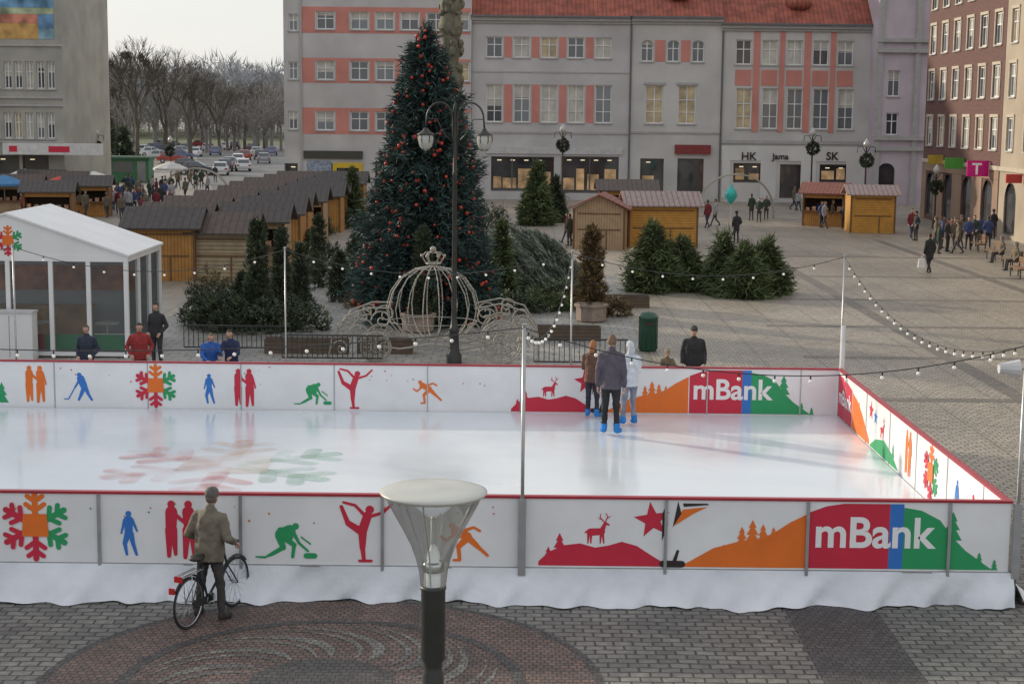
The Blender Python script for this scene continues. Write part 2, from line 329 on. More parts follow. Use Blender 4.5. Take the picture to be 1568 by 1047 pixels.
for (x0,x1,y0,y1) in ((LX,RX+.05,NY-.05,NY+.05),(LX,RX+.05,FY-.05,FY+.05),(RX-.05,RX+.05,NY+.05,FY-.05)): rl.box(x0,x1,y0,y1,TZ,TZ+.035)
x=RX-.84
while x>LX:
    ps.box(x-.022,x+.022,NY-.075,NY-.03,.42,TZ-.01); ps.box(x-.012,x+.012,FY-.04,FY-.03,IZ,TZ-.01)
    x-=2.02
for y in np.arange(NY+1.1,FY,2.0): ps.box(RX-.04,RX-.03,y-.012,y+.012,IZ,TZ-.01)
ps.box(LX,RX+.04,NY-.06,NY-.031,IZ-.03,IZ-.003)
sk=rink.part('tarpaulin_skirt',m_tarp,True)
def skirt(P0,P1,nrm,n):
    V=[];F=[]; rows=7
    for i in range(n+1):
        s=i/n; px=P0[0]+(P1[0]-P0[0])*s; py=P0[1]+(P1[1]-P0[1])*s; q=s*math.hypot(P1[0]-P0[0],P1[1]-P0[1])
        for j in range(rows+1):
            t_=j/rows; wv=.045*math.sin(q*2.7+1.5*math.sin(q*.9))+.035*math.sin(q*7.3+t_*3)+.022*math.sin(q*15+t_*6+2*math.sin(q*1.7))+.03*abs(math.sin(q*1.55+t_*1.2))
            fl=.03+ t_**1.5*(.22+.12*math.sin(q*.8)+wv*1.8)+wv*.6*t_*(1-t_)*2
            z=(IZ-.03)*(1-t_)+.016+(.03*math.sin(q*1.1)*t_ if j<rows else .012*math.sin(q*4))
            V.append((px+nrm[0]*fl,py+nrm[1]*fl,max(.014,z)))
    for i in range(n):
        for j in range(rows): a=i*(rows+1)+j; F.append((a,a+1,a+rows+2,a+rows+1))
    sk.add(V,F)
skirt((LX,NY-.03),(RX+.1,NY-.03),(0,-1),420); skirt((RX+.03,NY-.05),(RX+.03,FY),(1,0),140)
sk.box(LX,RX,FY-.02,FY+.05,.01,IZ-.1)
class Prints:
    def __init__(s,obj,org,ud,nd,zv=(0,0,1)): s.o=obj;s.org=Vector(org);s.u=Vector(ud);s.n=Vector(nd);s.z=Vector(zv);s.k=0;s.alpha=None
    def P(s,x,y): return s.org+s.u*x+s.z*y+s.n*(.004+.0005*s.k)
    def part(s,c): return s.o.part('print_'+c+(s.alpha or ''),CM[(s.alpha or '')+c])
    def poly(s,c,pts): s.part(c).poly([s.P(x,y) for x,y in pts]); s.k+=1
    def stroke(s,c,x0,y0,x1,y1,r0,r1=None):
        r1=r0 if r1 is None else r1; a=math.atan2(y1-y0,x1-x0); P=[]
        for i in range(7): t=a+math.pi/2+math.pi*i/6; P.append((x0+r0*math.cos(t),y0+r0*math.sin(t)))
        for i in range(7): t=a-math.pi/2+math.pi*i/6; P.append((x1+r1*math.cos(t),y1+r1*math.sin(t)))
        s.poly(c,P)
    def disc(s,c,x,y,r): s.poly(c,[(x+r*math.cos(i*math.pi/6),y+r*math.sin(i*math.pi/6)) for i in range(12)])
    def fig(s,c,x,y,h,S):
        s.k=0
        for q in S:
            if len(q)==3: s.disc(c,x+q[0]*h,y+q[1]*h,q[2]*h)
            else: s.stroke(c,x+q[0]*h,y+q[1]*h,x+q[2]*h,y+q[3]*h,q[4]*h,q[5]*h)
        s.k=0
PAIR=[(-.12,.93,.065),(-.12,.80,-.13,.5,.10,.09),(-.16,.5,-.17,.05,.07,.035),(-.09,.5,-.06,.08,.065,.03),(.16,.93,.065),(.16,.80,.18,.5,.10,.09),(.13,.5,.10,.03,.07,.035),(.22,.5,.25,.05,.065,.03),(-.05,.75,.1,.62,.035,.03),(.24,.78,.32,.5,.035,.02)]
SOLO=[(.0,.93,.065),(.0,.80,.0,.52,.095,.085),(-.02,.5,-.09,.27,.07,.05),(-.09,.27,-.05,.03,.045,.03),(.04,.5,.09,.27,.065,.045),(.09,.27,.16,.03,.045,.03),(-.08,.8,-.16,.5,.035,.02),(.08,.8,.18,.55,.035,.02)]
HOCK=[(-.05,.88,.08),(-.0,.75,.1,.5,.13,.12),(.1,.45,.0,.2,.08,.06),(.0,.2,-.08,.03,.05,.04),(.15,.45,.26,.2,.08,.05),(.26,.2,.36,.03,.05,.04),(-.05,.7,-.2,.45,.04,.03),(-.2,.45,-.42,.06,.02,.02),(-.42,.06,-.56,.05,.02,.02)]
CURL=[(.26,.82,.085),(.12,.72,-.12,.62,.14,.13),(-.15,.58,-.05,.28,.1,.07),(-.05,.28,-.32,.12,.06,.05),(-.32,.12,-.5,.03,.05,.02),(-.5,.03,-.72,.04,.03,.02),(-.05,.55,.22,.35,.08,.06),(.22,.35,.18,.05,.05,.04),(.2,.68,.34,.4,.05,.035),(.34,.4,.56,.2,.035,.03),(.52,.08,.72,.08,.07,.07),(.4,.55,.62,.38,.02,.02),(-.1,.7,.1,.55,.1,.1)]
FSK=[(.08,.74,.06),(.05,.66,-.02,.45,.06,.065),(-.02,.42,-.02,.2,.06,.04),(-.02,.2,.0,.02,.035,.025),(-.05,.44,-.22,.55,.055,.04),(-.22,.55,-.31,.78,.035,.025),(.02,.65,-.12,.80,.025,.02),(-.12,.80,-.28,.84,.02,.018),(.06,.64,.26,.70,.025,.02),(.26,.70,.38,.82,.02,.018),(-.06,.02,.1,.02,.02,.02)]
SPR=[(-.3,.86,.075),(-.22,.74,.05,.6,.11,.11),(.05,.56,-.15,.36,.085,.06),(-.15,.36,-.12,.05,.05,.04),(-.12,.04,-.26,.04,.03,.03),(.1,.55,.3,.36,.08,.055),(.3,.36,.52,.16,.045,.035),(-.2,.7,-.42,.5,.04,.03),(-.42,.5,-.56,.6,.03,.03),(-.1,.72,.2,.82,.04,.03),(.2,.82,.34,.74,.03,.03)]
DEER=[(-.22,.42,.16,.44,.13,.12),(-.28,.38,-.3,.04,.05,.022),(-.2,.36,-.2,.04,.045,.022),(.14,.38,.12,.04,.045,.02),(.2,.38,.24,.04,.045,.02),(.18,.5,.27,.72,.09,.05),(.27,.74,.40,.68,.05,.03),(.24,.78,.1,.94,.018,.015),(.1,.94,.12,1.06,.015,.012),(.18,.86,.06,.9,.015,.012),(.28,.78,.36,.96,.018,.015),(.36,.96,.3,1.08,.015,.012),(.33,.9,.45,.98,.015,.012),(-.33,.46,-.4,.4,.03,.02)]
def snow(pr,x,y,r,zs=1.):
    pr.k=0; cols=['O','G','G','R','R','R']
    for i in range(6):
        a=math.pi/2-i*math.pi/3; c=cols[i]; ca,sa=math.cos(a),math.sin(a)
        pr.stroke(c,x+.12*r*ca,y+.12*r*sa,x+.95*r*ca,y+.95*r*sa,.085*r)
        for f,l_ in ((.45,.32),(.72,.26)):
            for sg in (-1,1):
                b_=a+sg*.95; pr.stroke(c,x+f*r*ca,y+f*r*sa,x+f*r*ca+l_*r*math.cos(b_),y+f*r*sa+l_*r*math.sin(b_),.07*r)
    pr.poly('O',[(x-.38*r,y-.3*r),(x+.38*r,y-.3*r),(x+.34*r,y+.36*r),(x-.34*r,y+.36*r)]); pr.k=0
def treep(pr,c,x,y,h):
    pr.k+=1
    pr.poly(c,[(x+a*h,y+b_*h) for a,b_ in [(0,1),(.16,.66),(.08,.66),(.25,.36),(.12,.36),(.33,0)]]+[(x-a*h,y+b_*h) for a,b_ in [(.33,0),(.12,.36),(.25,.36),(.08,.66),(.16,.66)]])
def hill(pr,c,x0,x1,prof):
    pr.poly(c,[(x0,0.02)]+[(x0+(x1-x0)*a,.02+b_) for a,b_ in prof]+[(x1,.02)])
def star(pr,c,x,y,r,rot=0): pr.poly(c,[(x+(r if i%2==0 else r*.42)*math.cos(rot+math.pi/2+i*math.pi/5),y+(r if i%2==0 else r*.42)*math.sin(rot+math.pi/2+i*math.pi/5)) for i in range(10)])
def textmesh(body,size,off,ext=0.):
    cu=bpy.data.curves.new('t','FONT'); cu.body=body; cu.size=size; cu.offset=off; cu.extrude=ext
    ob=bpy.data.objects.new('t',cu); sc.collection.objects.link(ob); dg=bpy.context.evaluated_depsgraph_get(); me=bpy.data.meshes.new_from_object(ob.evaluated_get(dg))
    me.materials.clear(); bpy.data.objects.remove(ob); return me
def banktext(pr,x,y,size,name='lettering'):
    me=textmesh('mBank',size,size*.022); me.materials.append(cW)
    pr.k=8
    for v in me.vertices: v.co=pr.P(x+v.co.x,y+v.co.y)
    pr.k=0; pr.o.extra.append((name,me,None))
def scenery(pr,x0):
    pr.k=0
    hill(pr,'R',x0,x0+1.8,[(0,.06),(.08,.2),(.2,.3),(.33,.33),(.45,.27),(.55,.30),(.66,.36),(.78,.30),(.9,.16),(1,.05)])
    treep(pr,'R',x0+.30,.16,.34); treep(pr,'R',x0+.14,.06,.24); pr.k=0
    pr.fig('R',x0+.83,.34,.42,DEER); star(pr,'R',x0+1.62,.70,.27,.15)
    pr.k=3; pr.poly('K',[(x0+1.76,.40),(x0+1.84,.62),(x0+1.83,.98),(x0+1.76,.80)]); pr.poly('O',[(x0+1.93,.62),(x0+2.05,.86),(x0+2.4,.90),(x0+2.2,.80)]); pr.poly('K',[(x0+1.91,.60),(x0+1.98,.98),(x0+2.03,.80)]); pr.poly('K',[(x0+2.06,.90),(x0+2.42,.93),(x0+2.4,.95),(x0+2.05,.95)])
    pr.stroke('K',x0+1.78,.06,x0+2.05,.06,.05,.05); pr.stroke('K',x0+1.93,.05,x0+1.99,.25,.03,.02); pr.k=0
    hill(pr,'O',x0+2.05,x0+3.84,[(0,.02),(.08,.10),(.25,.28),(.45,.38),(.6,.42),(.72,.50),(.85,.66),(1,.80)])
    for a,b_,c_ in ((.85,.34,.28),(1.0,.38,.34),(1.15,.4,.26),(1.3,.44,.18),(.6,.2,.16)): treep(pr,'O',x0+2.05+a,b_,c_)
    pr.k=0
    pr.poly('R',[(x0+3.86,.02),(x0+5.0,.02),(x0+5.0,.97),(x0+4.35,.97),(x0+4.1,.93),(x0+3.86,.84)])
    pr.poly('B',[(x0+5.002,.02),(x0+5.2,.02),(x0+5.2,.97),(x0+5.002,.97)])
    pr.poly('G',[(x0+5.202,.02),(x0+6.5,.02),(x0+6.35,.12),(x0+6.1,.30),(x0+5.9,.5),(x0+5.72,.74),(x0+5.45,.88),(x0+5.202,.92)])
    for a,b_,c_ in ((5.9,.45,.42),(6.3,.1,.18),(6.52,.02,.16)): treep(pr,'G',x0+a,b_,c_)
    banktext(pr,x0+3.93,.34,.62)
def specks(pr,x0,x1,n):
    for i in range(n):
        pr.k=2; pr.disc(random.choice('ORRG'),random.uniform(x0,x1),random.uniform(.55,.95),random.uniform(.008,.018))
    pr.k=0
nx=lambda u:(u-781)/107.5
pn=Prints(rink,(0,NY-.03,IZ),(1,0,0),(0,-1,0))
snow(pn,nx(53),.52,.5); pn.fig('B',nx(196),.10,.66,SOLO); pn.fig('R',nx(273),.06,.86,PAIR); pn.fig('G',nx(436),.08,.58,CURL); pn.fig('R',nx(557),.04,1.04,FSK); pn.fig('O',nx(712),.06,.62,SPR)
scenery(pn,nx(825)); pn.fig('O',nx(-120),.08,.85,PAIR); pn.fig('B',nx(-250),.08,.8,HOCK)
specks(pn,nx(20),nx(760),26)
fx=lambda u:(u-783.5)/70.9
pf=Prints(rink,(0,FY-.03,IZ),(1,0,0),(0,-1,0))
treep(pf,'G',fx(0),.1,.45); pf.fig('O',fx(50),.10,.82,PAIR); pf.fig('B',fx(122),.16,.64,HOCK); snow(pf,fx(237),.5,.47); pf.fig('B',fx(319),.12,.66,SOLO); pf.fig('R',fx(371),.06,.84,PAIR)
pf.fig('G',fx(477),.12,.54,CURL); pf.fig('R',fx(541),.04,1.04,FSK); pf.fig('O',fx(655),.16,.56,SPR); scenery(pf,fx(783)); specks(pf,fx(20),fx(780),26)
pr_=Prints(rink,(RX-.03,FY,IZ),(0,-1,0),(-1,0,0))
pr_.k=0; pr_.poly('R',[(.08,.02),(1.5,.02),(1.5,.8),(.9,.9),(.08,.93)]); banktext(pr_,.2,.34,.45)
hill(pr_,'O',1.55,3.2,[(0,.75),(.3,.66),(.6,.45),(1,.1)]); treep(pr_,'O',2.2,.3,.4); pr_.k=0
star(pr_,'R',3.3,.72,.2); star(pr_,'B',3.7,.66,.16); pr_.fig('R',4.3,.34,.42,DEER)
hill(pr_,'G',3.3,5.6,[(0,.03),(.2,.22),(.5,.34),(.8,.2),(1,.02)]); treep(pr_,'G',5.2,.05,.4); pr_.k=0
pr_.fig('O',6.3,.1,.82,PAIR); snow(pr_,7.9,.5,.48); pr_.fig('B',9.5,.1,.66,SOLO); pr_.fig('R',10.6,.08,.7,SPR)
# faded logo frozen under the ice (uneven opacity)
def icemat(q,col):
    m=M('ice_print_'+q,col,.2,.15,1.5); t=m.node_tree; n=t.nodes; tc=n.new('ShaderNodeTexCoord'); ns=n.new('ShaderNodeTexNoise'); ns.inputs['Scale'].default_value=.9; ns.inputs['Detail'].default_value=7; t.links.new(tc.outputs['Object'],ns.inputs['Vector'])
    mr=n.new('ShaderNodeMapRange'); mr.inputs[1].default_value=.35; mr.inputs[2].default_value=.68; mr.inputs[3].default_value=.05; mr.inputs[4].default_value=.60; t.links.new(ns.outputs['Fac'],mr.inputs[0]); t.links.new(mr.outputs[0],n['Principled BSDF'].inputs['Alpha']); return m
for q,col in (('iR',(.74,.33,.32)),('iO',(.80,.60,.46)),('iG',(.48,.68,.58))): CM[q]=icemat(q,col)
ic=G(345,712,IZ); pi_=Prints(rink,(ic.x,ic.y,IZ),(1,0,0),(0,0,1),(0,1,0)); pi_.alpha='i'; snow(pi_,0,0,2.25)
rink.build()
# poles and light strings
m_bulb=M('bulb_glass',(.85,.85,.8),.3,.02,emit=.15); m_cable=M('black_cable',(.04,.04,.04),.6,.1)
POLES=[(0.17,NY-.10,3.98,.028),(RX+.12,NY-.05,3.8,.028),(RX+.03,FY+.08,3.97,.020),(1.28,FY+.1,4.0,.020),(-4.9,FY+.1,4.0,.016),(-10.75,FY+.1,4.0,.02),(-12,NY-.08,3.9,.03)]
for i,(x,y,h,r) in enumerate(POLES):
    o=Obj('light_pole',(x,y,0)); o.part('tube',m_gal,True).tube([(0,0,0),(0,0,h)],r,10); o.part('cap',m_gal).box(-r-.01,r+.01,-r-.01,r+.01,h,h+.03)
    if i in (0,1): o.part('sleeve',m_gal).box(-.055,.055,-.045,.045,.4,1.5)
    if i==2: o.part('sleeve',M('white_tube',(.75,.76,.78),.4)).tube([(0.03,0,.6),(.03,0,2.45)],.055,10)
    o.build()
def string(a,b_,sag,gap=.42,n=None):
    a=Vector(a);b_=Vector(b_); o=Obj('string_lights'); L=(b_-a).length; N=24; pts=[a.lerp(b_,i/N)+Vector((0,0,-4*sag*(i/N)*(1-i/N))) for i in range(N+1)]
    o.part('cable',m_cable).tube(pts,.008,5)
    k=int(L/gap); bb=o.part('bulbs',m_bulb,True); sk_=o.part('sockets',m_cable)
    for i in range(1,k):
        s=i/k; p=a.lerp(b_,s)+Vector((0,0,-4*sag*s*(1-s))); sk_.tube([p,p-Vector((0,0,.05))],.012,5); bb.sphere(p-Vector((0,0,.08)),.027,6,5)
    o.build()
T=lambda i:(POLES[i][0],POLES[i][1],POLES[i][2]-.03)
string(T(2),T(3),.45,.6); string(T(3),T(4),.5,.6); string(T(4),T(5),.5,.6); string(T(5),(-17,FY+.1,4),.4,.6)
string(T(0),T(6),.35,.5); string(T(0),T(1),.55,.5); string(T(2),T(1),.75,.5); string(T(0),T(3),.75,.7)
fl=Obj('floodlight',(RX+.0,NY-.12,3.45)); fl.part('bracket',m_gal).tube([(.12,.02,.0),(0,0,.0),(-.06,0,.02)],.02,6)
hb=fl.part('housing',M('light_grey_plastic',(.6,.6,.6),.4)); hb.lathe([(.0,-.14),(.07,-.14),(.09,-.05),(.13,.12),(.135,.14)],(-.14,0,0),12,'x'); fl.part('lens',M('lens',(.5,.5,.5),.1)).lathe([(0,.13),(.12,.13)],(-.14,0,0),12,'x')
fl.build()
# ---------------------------------------------------------------- foreground lamp
LY=9.45; lp=PY(664,750,LY)
lamp=Obj('street_lamp',(lp.x,LY,0)); zt=lp.z
dk=lamp.part('pole',M('dark_green_steel',(.035,.037,.035),.45,.2,6),True)
dk.lathe([(.0,0),(.14,0),(.14,.9),(.09,.95),(.075,1.1),(.066,zt-1.16),(.056,zt-1.12),(.056,zt-1.08),(.074,zt-1.05),(.074,zt-.62),(.080,zt-.61),(.080,zt-.595),(.07,zt-.59),(0,zt-.59)],(0,0,0),32)
cap=lamp.part('canopy',M('canopy_enamel',(.50,.51,.47),.35,.12,3),True); cap.lathe([(0,.018),(.12,.016),(.22,.012),(.30,.004),(.322,-.004),(.325,-.012),(.318,-.022),(.29,-.034),(.27,-.036),(.2,-.02),(0,-.01)],(0,0,zt),48)
gl=lamp.part('glass_cone',clear('clear_acrylic',(.93,.95,.95),.07,(.8,.83,.84),.75),True)
gl.lathe([(.290,-.034),(.275,-.075),(.235,-.15),(.185,-.24),(.14,-.33),(.108,-.42),(.088,-.50),(.078,-.59)],(0,0,zt),48)
it=lamp.part('lamp_tube',M('frosted_tube',(.80,.82,.81),.3,.05,2),True); it.lathe([(0,-.16),(.016,-.165),(.019,-.36),(.034,-.38),(.036,-.47),(.055,-.52),(.06,-.59)],(0,0,zt),16)
lamp.part('socket',M('reflector',(.6,.62,.6),.2,.05,metal=.8),True).lathe([(0,-.44),(.062,-.445),(.066,-.46),(.066,-.5),(.0,-.505)],(0,0,zt),20)
rb=lamp.part('ribs',M('rib_steel',(.5,.52,.53),.3,metal=.5))
for k in range(3):
    a=R(20+120*k); rb.tube([(r*math.cos(a),r*math.sin(a),zt+z) for r,z in ((.272,-.04),(.262,-.08),(.222,-.16),(.172,-.25),(.128,-.34),(.096,-.43),(.072,-.58))],.005,5)
lamp.build()
# ---------------------------------------------------------------- people
def seg_capsule(p,a,b_,r0,r1,n=10):
    a=Vector(a);b_=Vector(b_); d=(b_-a); L=d.length; d=d/L if L>1e-6 else Vector((0,0,1))
    pts=[];rs=[]
    for i in range(3): t=math.pi/2*(1-i/3)*.97; pts.append(a-d*r0*math.sin(t)); rs.append(max(.002,r0*math.cos(t)))
    pts.append(a);rs.append(r0);pts.append(b_);rs.append(r1)
    for i in range(1,4): t=math.pi/2*(i/3)*.97; pts.append(b_+d*r1*math.sin(t)); rs.append(max(.002,r1*math.cos(t)))
    p.tube(pts,rs,n)
def loft(p,rings,n=16):
    V=[];F=[]
    for (cx_,cy_,z,rx,ry) in rings:
        for k in range(n): a=2*math.pi*k/n; V.append((cx_+rx*math.cos(a),cy_+ry*math.sin(a),z))
    for i in range(len(rings)-1):
        for k in range(n): k2=(k+1)%n; F.append((i*n+k,i*n+k2,(i+1)*n+k2,(i+1)*n+k))
    F.append(tuple(reversed(range(n)))); F.append(tuple((len(rings)-1)*n+k for k in range(n)))
    p.add(V,F)
m_skin=M('skin',(.55,.33,.25),.55,.08,8)
PC={}
def person_meshes(jacket,trousers,hair,shoe,hat,arms,legs,lean,vox,hem,head_turn,wide,loose):
    key=(jacket,trousers,hair,shoe,hat,str(arms),legs,lean,vox,hem,head_turn,wide,loose)
    if key in PC: return PC[key]
    nm=lambda c,k:M('%s_%02d_%02d_%02d'%(k,*[int(x*99) for x in c]),c,.8,.22,9,bump=.25,bscale=14)
    mats=[nm(jacket,'cloth'),nm(trousers,'cloth'),m_skin,nm(shoe,'leather')]
    pel=Vector((0,0,.93)); 
    if legs=='sit': pel=Vector((0,0,.55))
    dz=pel.z-.93
    def up(v):
        v=Vector(v)+Vector((0,0,dz)); q=v-pel; q=Matrix.Rotation(-lean,3,'X')@q; return pel+q
    P=Part(mats[0]); S=[]
    def cap(a,b_,r0,r1,t): seg_capsule(P,a,b_,r0,r1); S.append((Vector(a),Vector(b_),(r0+r1)/2,t))
    W=wide; Lo=loose
    rings=[(0,0,hem,.165*W*Lo,.125*Lo),(0,0,.95,.165*W*Lo,.13*Lo),(0,0,1.08,.150*W*(Lo**1.4),.12*Lo),(0,.005,1.22,.165*W*Lo,.125*Lo),(0,.0,1.34,.178*W,.125*Lo),(0,-.01,1.42,.16*W,.105),(0,-.01,1.475,.09,.075),(0,0,1.50,.07,.068)]
    tp=Part(mats[0]); loft(tp,rings); tp.v=[tuple(up(v)) for v in tp.v]; P.add(tp.v,tp.f)
    S.append((up((0,0,hem)),up((0,0,1.40)),.14,0))
    hip={}; 
    for sg in (-1,1):
        h=Vector((sg*.088,0,.88+dz)); fr_=1.
        if legs=='stand': k=Vector((sg*.10,.02,.50)); a=Vector((sg*.11,-.015,.10)); toe=a+Vector((sg*.03,.15,-.055))
        elif legs=='walk': k=Vector((sg*.085,.12 if sg>0 else -.02,.50)); a=Vector((sg*.085,.26 if sg>0 else -.27,.10 if sg>0 else .16)); toe=a+Vector((sg*.02,.15,-.04 if sg>0 else -.10))
        elif legs=='skate': k=Vector((sg*.10,.05,.50)); a=Vector((sg*.11,.0 if sg>0 else .06,.15)); toe=a+Vector((sg*.05,.15,-.07)); fr_=1.35
        elif legs=='wide': k=Vector((sg*.15,.03,.50)); a=Vector((sg*.19,.0,.10)); toe=a+Vector((sg*.04,.15,-.055))
        else: k=Vector((sg*.12,.42,.52)); a=Vector((sg*.12,.46,.10)); toe=a+Vector((sg*.02,.15,-.05))
        cap(h,k,.092,.064,1); cap(k,a+Vector((0,0,.03)),.062,.050,1)
        heel=a+Vector((0,-.035,-.045)); cap(a+Vector((0,0,.05 if fr_>1 else .01)),heel,.045*fr_,.04*fr_,3); cap(heel,toe,.042*fr_,.035*fr_,3)
        sh=up((sg*.168*W,-.01,1.385))
        if arms=='down': el=up((sg*.225*W,-.04,1.12)); wr=up((sg*.23*W,.05,.88))
        elif arms=='pockets': el=up((sg*.26*W,-.07,1.13)); wr=up((sg*.19*W,.11,.97))
        elif arms=='front': el=up((sg*.225,.03,1.13)); wr=up((sg*.15,.24,1.05))
        elif arms=='lean': el=up((sg*.25,.16,1.17)); wr=up((sg*.16,.40,1.14))
        else: el=Vector(arms[0 if sg<0 else 1][0]); wr=Vector(arms[0 if sg<0 else 1][1])
        cap(up((sg*.10*W,-.01,1.40)),sh,.072,.068*Lo**.5,0); cap(sh,el,.065*Lo,.052*Lo,0); cap(el,wr,.052*Lo,.040*Lo,0)
        hd=(wr-el).normalized(); hip[sg]=(wr,hd)
        cap(wr,wr+hd*.03,.03,.028,2)
    cap(up((0,0,1.46)),up((0,.012,1.56)),.055,.052,2)
    cap(up((0,-.02,1.455)),up((0,-.01,1.505)),.072,.066,0)
    me=P.mesh('body'); ob=bpy.data.objects.new('tmp',me); sc.collection.objects.link(ob)
    md=ob.modifiers.new('r','REMESH'); md.mode='VOXEL'; md.voxel_size=vox; md.use_smooth_shade=True
    ms=ob.modifiers.new('s','SMOOTH'); ms.factor=.5; ms.iterations=3
    if vox<.02:
        tx=bpy.data.textures.new('folds','CLOUDS'); tx.noise_scale=.09; dp=ob.modifiers.new('d','DISPLACE'); dp.texture=tx; dp.strength=.032; dp.mid_level=.5
    dg=bpy.context.evaluated_depsgraph_get(); bm=bpy.data.meshes.new_from_object(ob.evaluated_get(dg)); bpy.data.objects.remove(ob)
    bm.materials.clear(); 
    for m_ in mats: bm.materials.append(m_)
    n=len(bm.polygons); C=np.zeros(n*3); bm.polygons.foreach_get('center',C); C=C.reshape(-1,3); best=np.full(n,1e9); tag=np.zeros(n,int); kind=np.zeros(n,int)
    for j,(a,b_,r,t_) in enumerate(S):
        a=np.array(a);b_=np.array(b_); ab=b_-a; q=np.clip(((C-a)@ab)/max(ab@ab,1e-9),0,1); d=np.linalg.norm(C-(a+q[:,None]*ab),axis=1)-r
        m_=d<best; best[m_]=d[m_]; tag[m_]=t_; kind[m_]=j
    leg=(tag==1)|(kind==0); 
    if legs!='sit': tag[leg]=np.where(C[leg][:,2]>hem+.01,0,1)
    bm.polygons.foreach_set('material_index',tag.astype(np.int32)); bm.polygons.foreach_set('use_smooth',[True]*n)
    hp=Part(m_skin,True)
    for sg in (-1,1):
        wr,hd=hip[sg]; side=Vector((0,1,0)) if abs(hd.y)<.7 else Vector((-sg,0,0)); side=(side-hd*side.dot(hd)).normalized(); pn_=hd.cross(side).normalized()*sg
        c0=wr+hd*.045; c1=wr+hd*.10
        for q in (-.022,0,.022): seg_capsule(hp,c0+side*q*.8,c1+side*q,.017,.015,6)
        for i,(q,L) in enumerate(((-.033,.055),(-.011,.072),(.011,.078),(.031,.068))):
            b0=c1+side*q; k1=b0+hd*L*.5-pn_*.006; k2=k1+hd*L*.32-pn_*.022; k3=k2+hd*L*.1-pn_*.022
            hp.tube([b0,k1,k2,k3],[.0095,.009,.008,.006],6)
        t0=c0+side*.03; hp.tube([t0,t0+side*.022+hd*.02,t0+side*.028+hd*.048-pn_*.01],[.012,.011,.008],6)
    hm=[m_skin,nm(hair,'hair'),M('eye_dark',(.03,.02,.02),.3),M('lips',(.35,.12,.10),.5)]
    hc=up((0,.02,1.635)); HM=Matrix.Rotation(head_turn,3,'Z')@Matrix.Rotation(-lean*.4,3,'X')
    V=[];F=[];MI=[]; n_,m2=24,18
    for i in range(m2+1):
        th=math.pi*i/m2
        for k in range(n_):
            a=2*math.pi*k/n_; dx,dy,dz_=math.sin(th)*math.cos(a),math.sin(th)*math.sin(a),-math.cos(th)
            x,y,z=.076*dx,.095*dy,.118*dz_
            if dz_<0: x*=1+.28*dz_; y*=1+(.12*dz_ if dy>0 else .35*dz_)
            if dy>0:
                y+=.024*math.exp(-(dx/.16)**2-((dz_+.12)/.2)**2); y-=.008*(math.exp(-((dx-.36)/.16)**2-((dz_-.08)/.12)**2)+math.exp(-((dx+.36)/.16)**2-((dz_-.08)/.12)**2)); y+=.006*math.exp(-(dx/.25)**2-((dz_+.5)/.1)**2)
            hairy=(dz_>.5) or (dy<.15 and dz_>-.45)
            if hairy: x*=1.07;y*=1.07;z*=1.05
            V.append(tuple(hc+HM@Vector((x,y,z))))
    for i in range(m2):
        for k in range(n_):
            k2=(k+1)%n_; F.append((i*n_+k,i*n_+k2,(i+1)*n_+k2,(i+1)*n_+k))
            th=math.pi*(i+.5)/m2; a=2*math.pi*(k+.5)/n_; dy=math.sin(th)*math.sin(a); dz_=-math.cos(th)
            MI.append(1 if (dz_>.5 or (dy<.15 and dz_>-.45)) else 0)
    hp2=Part(m_skin,True); hp2.add(V,F)
    def addm(fn,mi_):
        k=len(hp2.f); fn(); MI.extend([mi_]*(len(hp2.f)-k))
    tr=lambda v:hc+HM@Vector(v)
    for sg in (-1,1):
        addm(lambda:hp2.sphere(tr((sg*.03,.083,.012)),(.011,.008,.007),6,5),2)
        addm(lambda:hp2.sphere(tr((sg*.080,-.0,-.005)),(.010,.018,.028),6,5),0)
    addm(lambda:hp2.sphere(tr((0,.088,-.055)),(.022,.007,.006),6,5),3)
    if hat is None and hair[0]>.2: addm(lambda:hp2.sphere(tr((0,-.065,-.06)),(.075,.055,.13),10,8),1)
    hmesh=hp2.mesh('head'); hmesh.materials.clear(); [hmesh.materials.append(m_) for m_ in hm]; hmesh.polygons.foreach_set('material_index',MI)
    res=[('body',bm),('head',hmesh),('hands',hp.mesh('hands'))]
    if hat:
        ht=Part(nm(hat,'wool'),True); ht.lathe([(.089,.01),(.092,.03),(.09,.06),(.078,.10),(.05,.13),(.0,.14)],(0,0,0),16); ht.v=[tuple(hc+HM@Vector((v[0],v[1]*1.18,v[2]+.012))) for v in ht.v]; res.append(('hat',ht.mesh('hat')))
    PC[key]=res; return res
def person(name,loc,heading,h=1.75,jacket=(.05,.05,.06),trousers=(.04,.04,.05),hair=(.05,.03,.02),shoe=(.03,.03,.03),hat=None,arms='down',legs='stand',lean=0.,vox=.028,hem=.82,head_turn=0.,wide=1.05,loose=1.06):
    res=person_meshes(jacket,trousers,hair,shoe,hat,arms,legs,lean,vox,hem,head_turn,wide,loose)
    e=bpy.data.objects.new(name,None); sc.collection.objects.link(e); e.empty_display_size=.2; e.location=loc; e.rotation_euler=(0,0,heading); e.scale=(h/1.75,)*3
    for n,me in res:
        o=bpy.data.objects.new(n,me); sc.collection.objects.link(o); o.parent=e
    return e
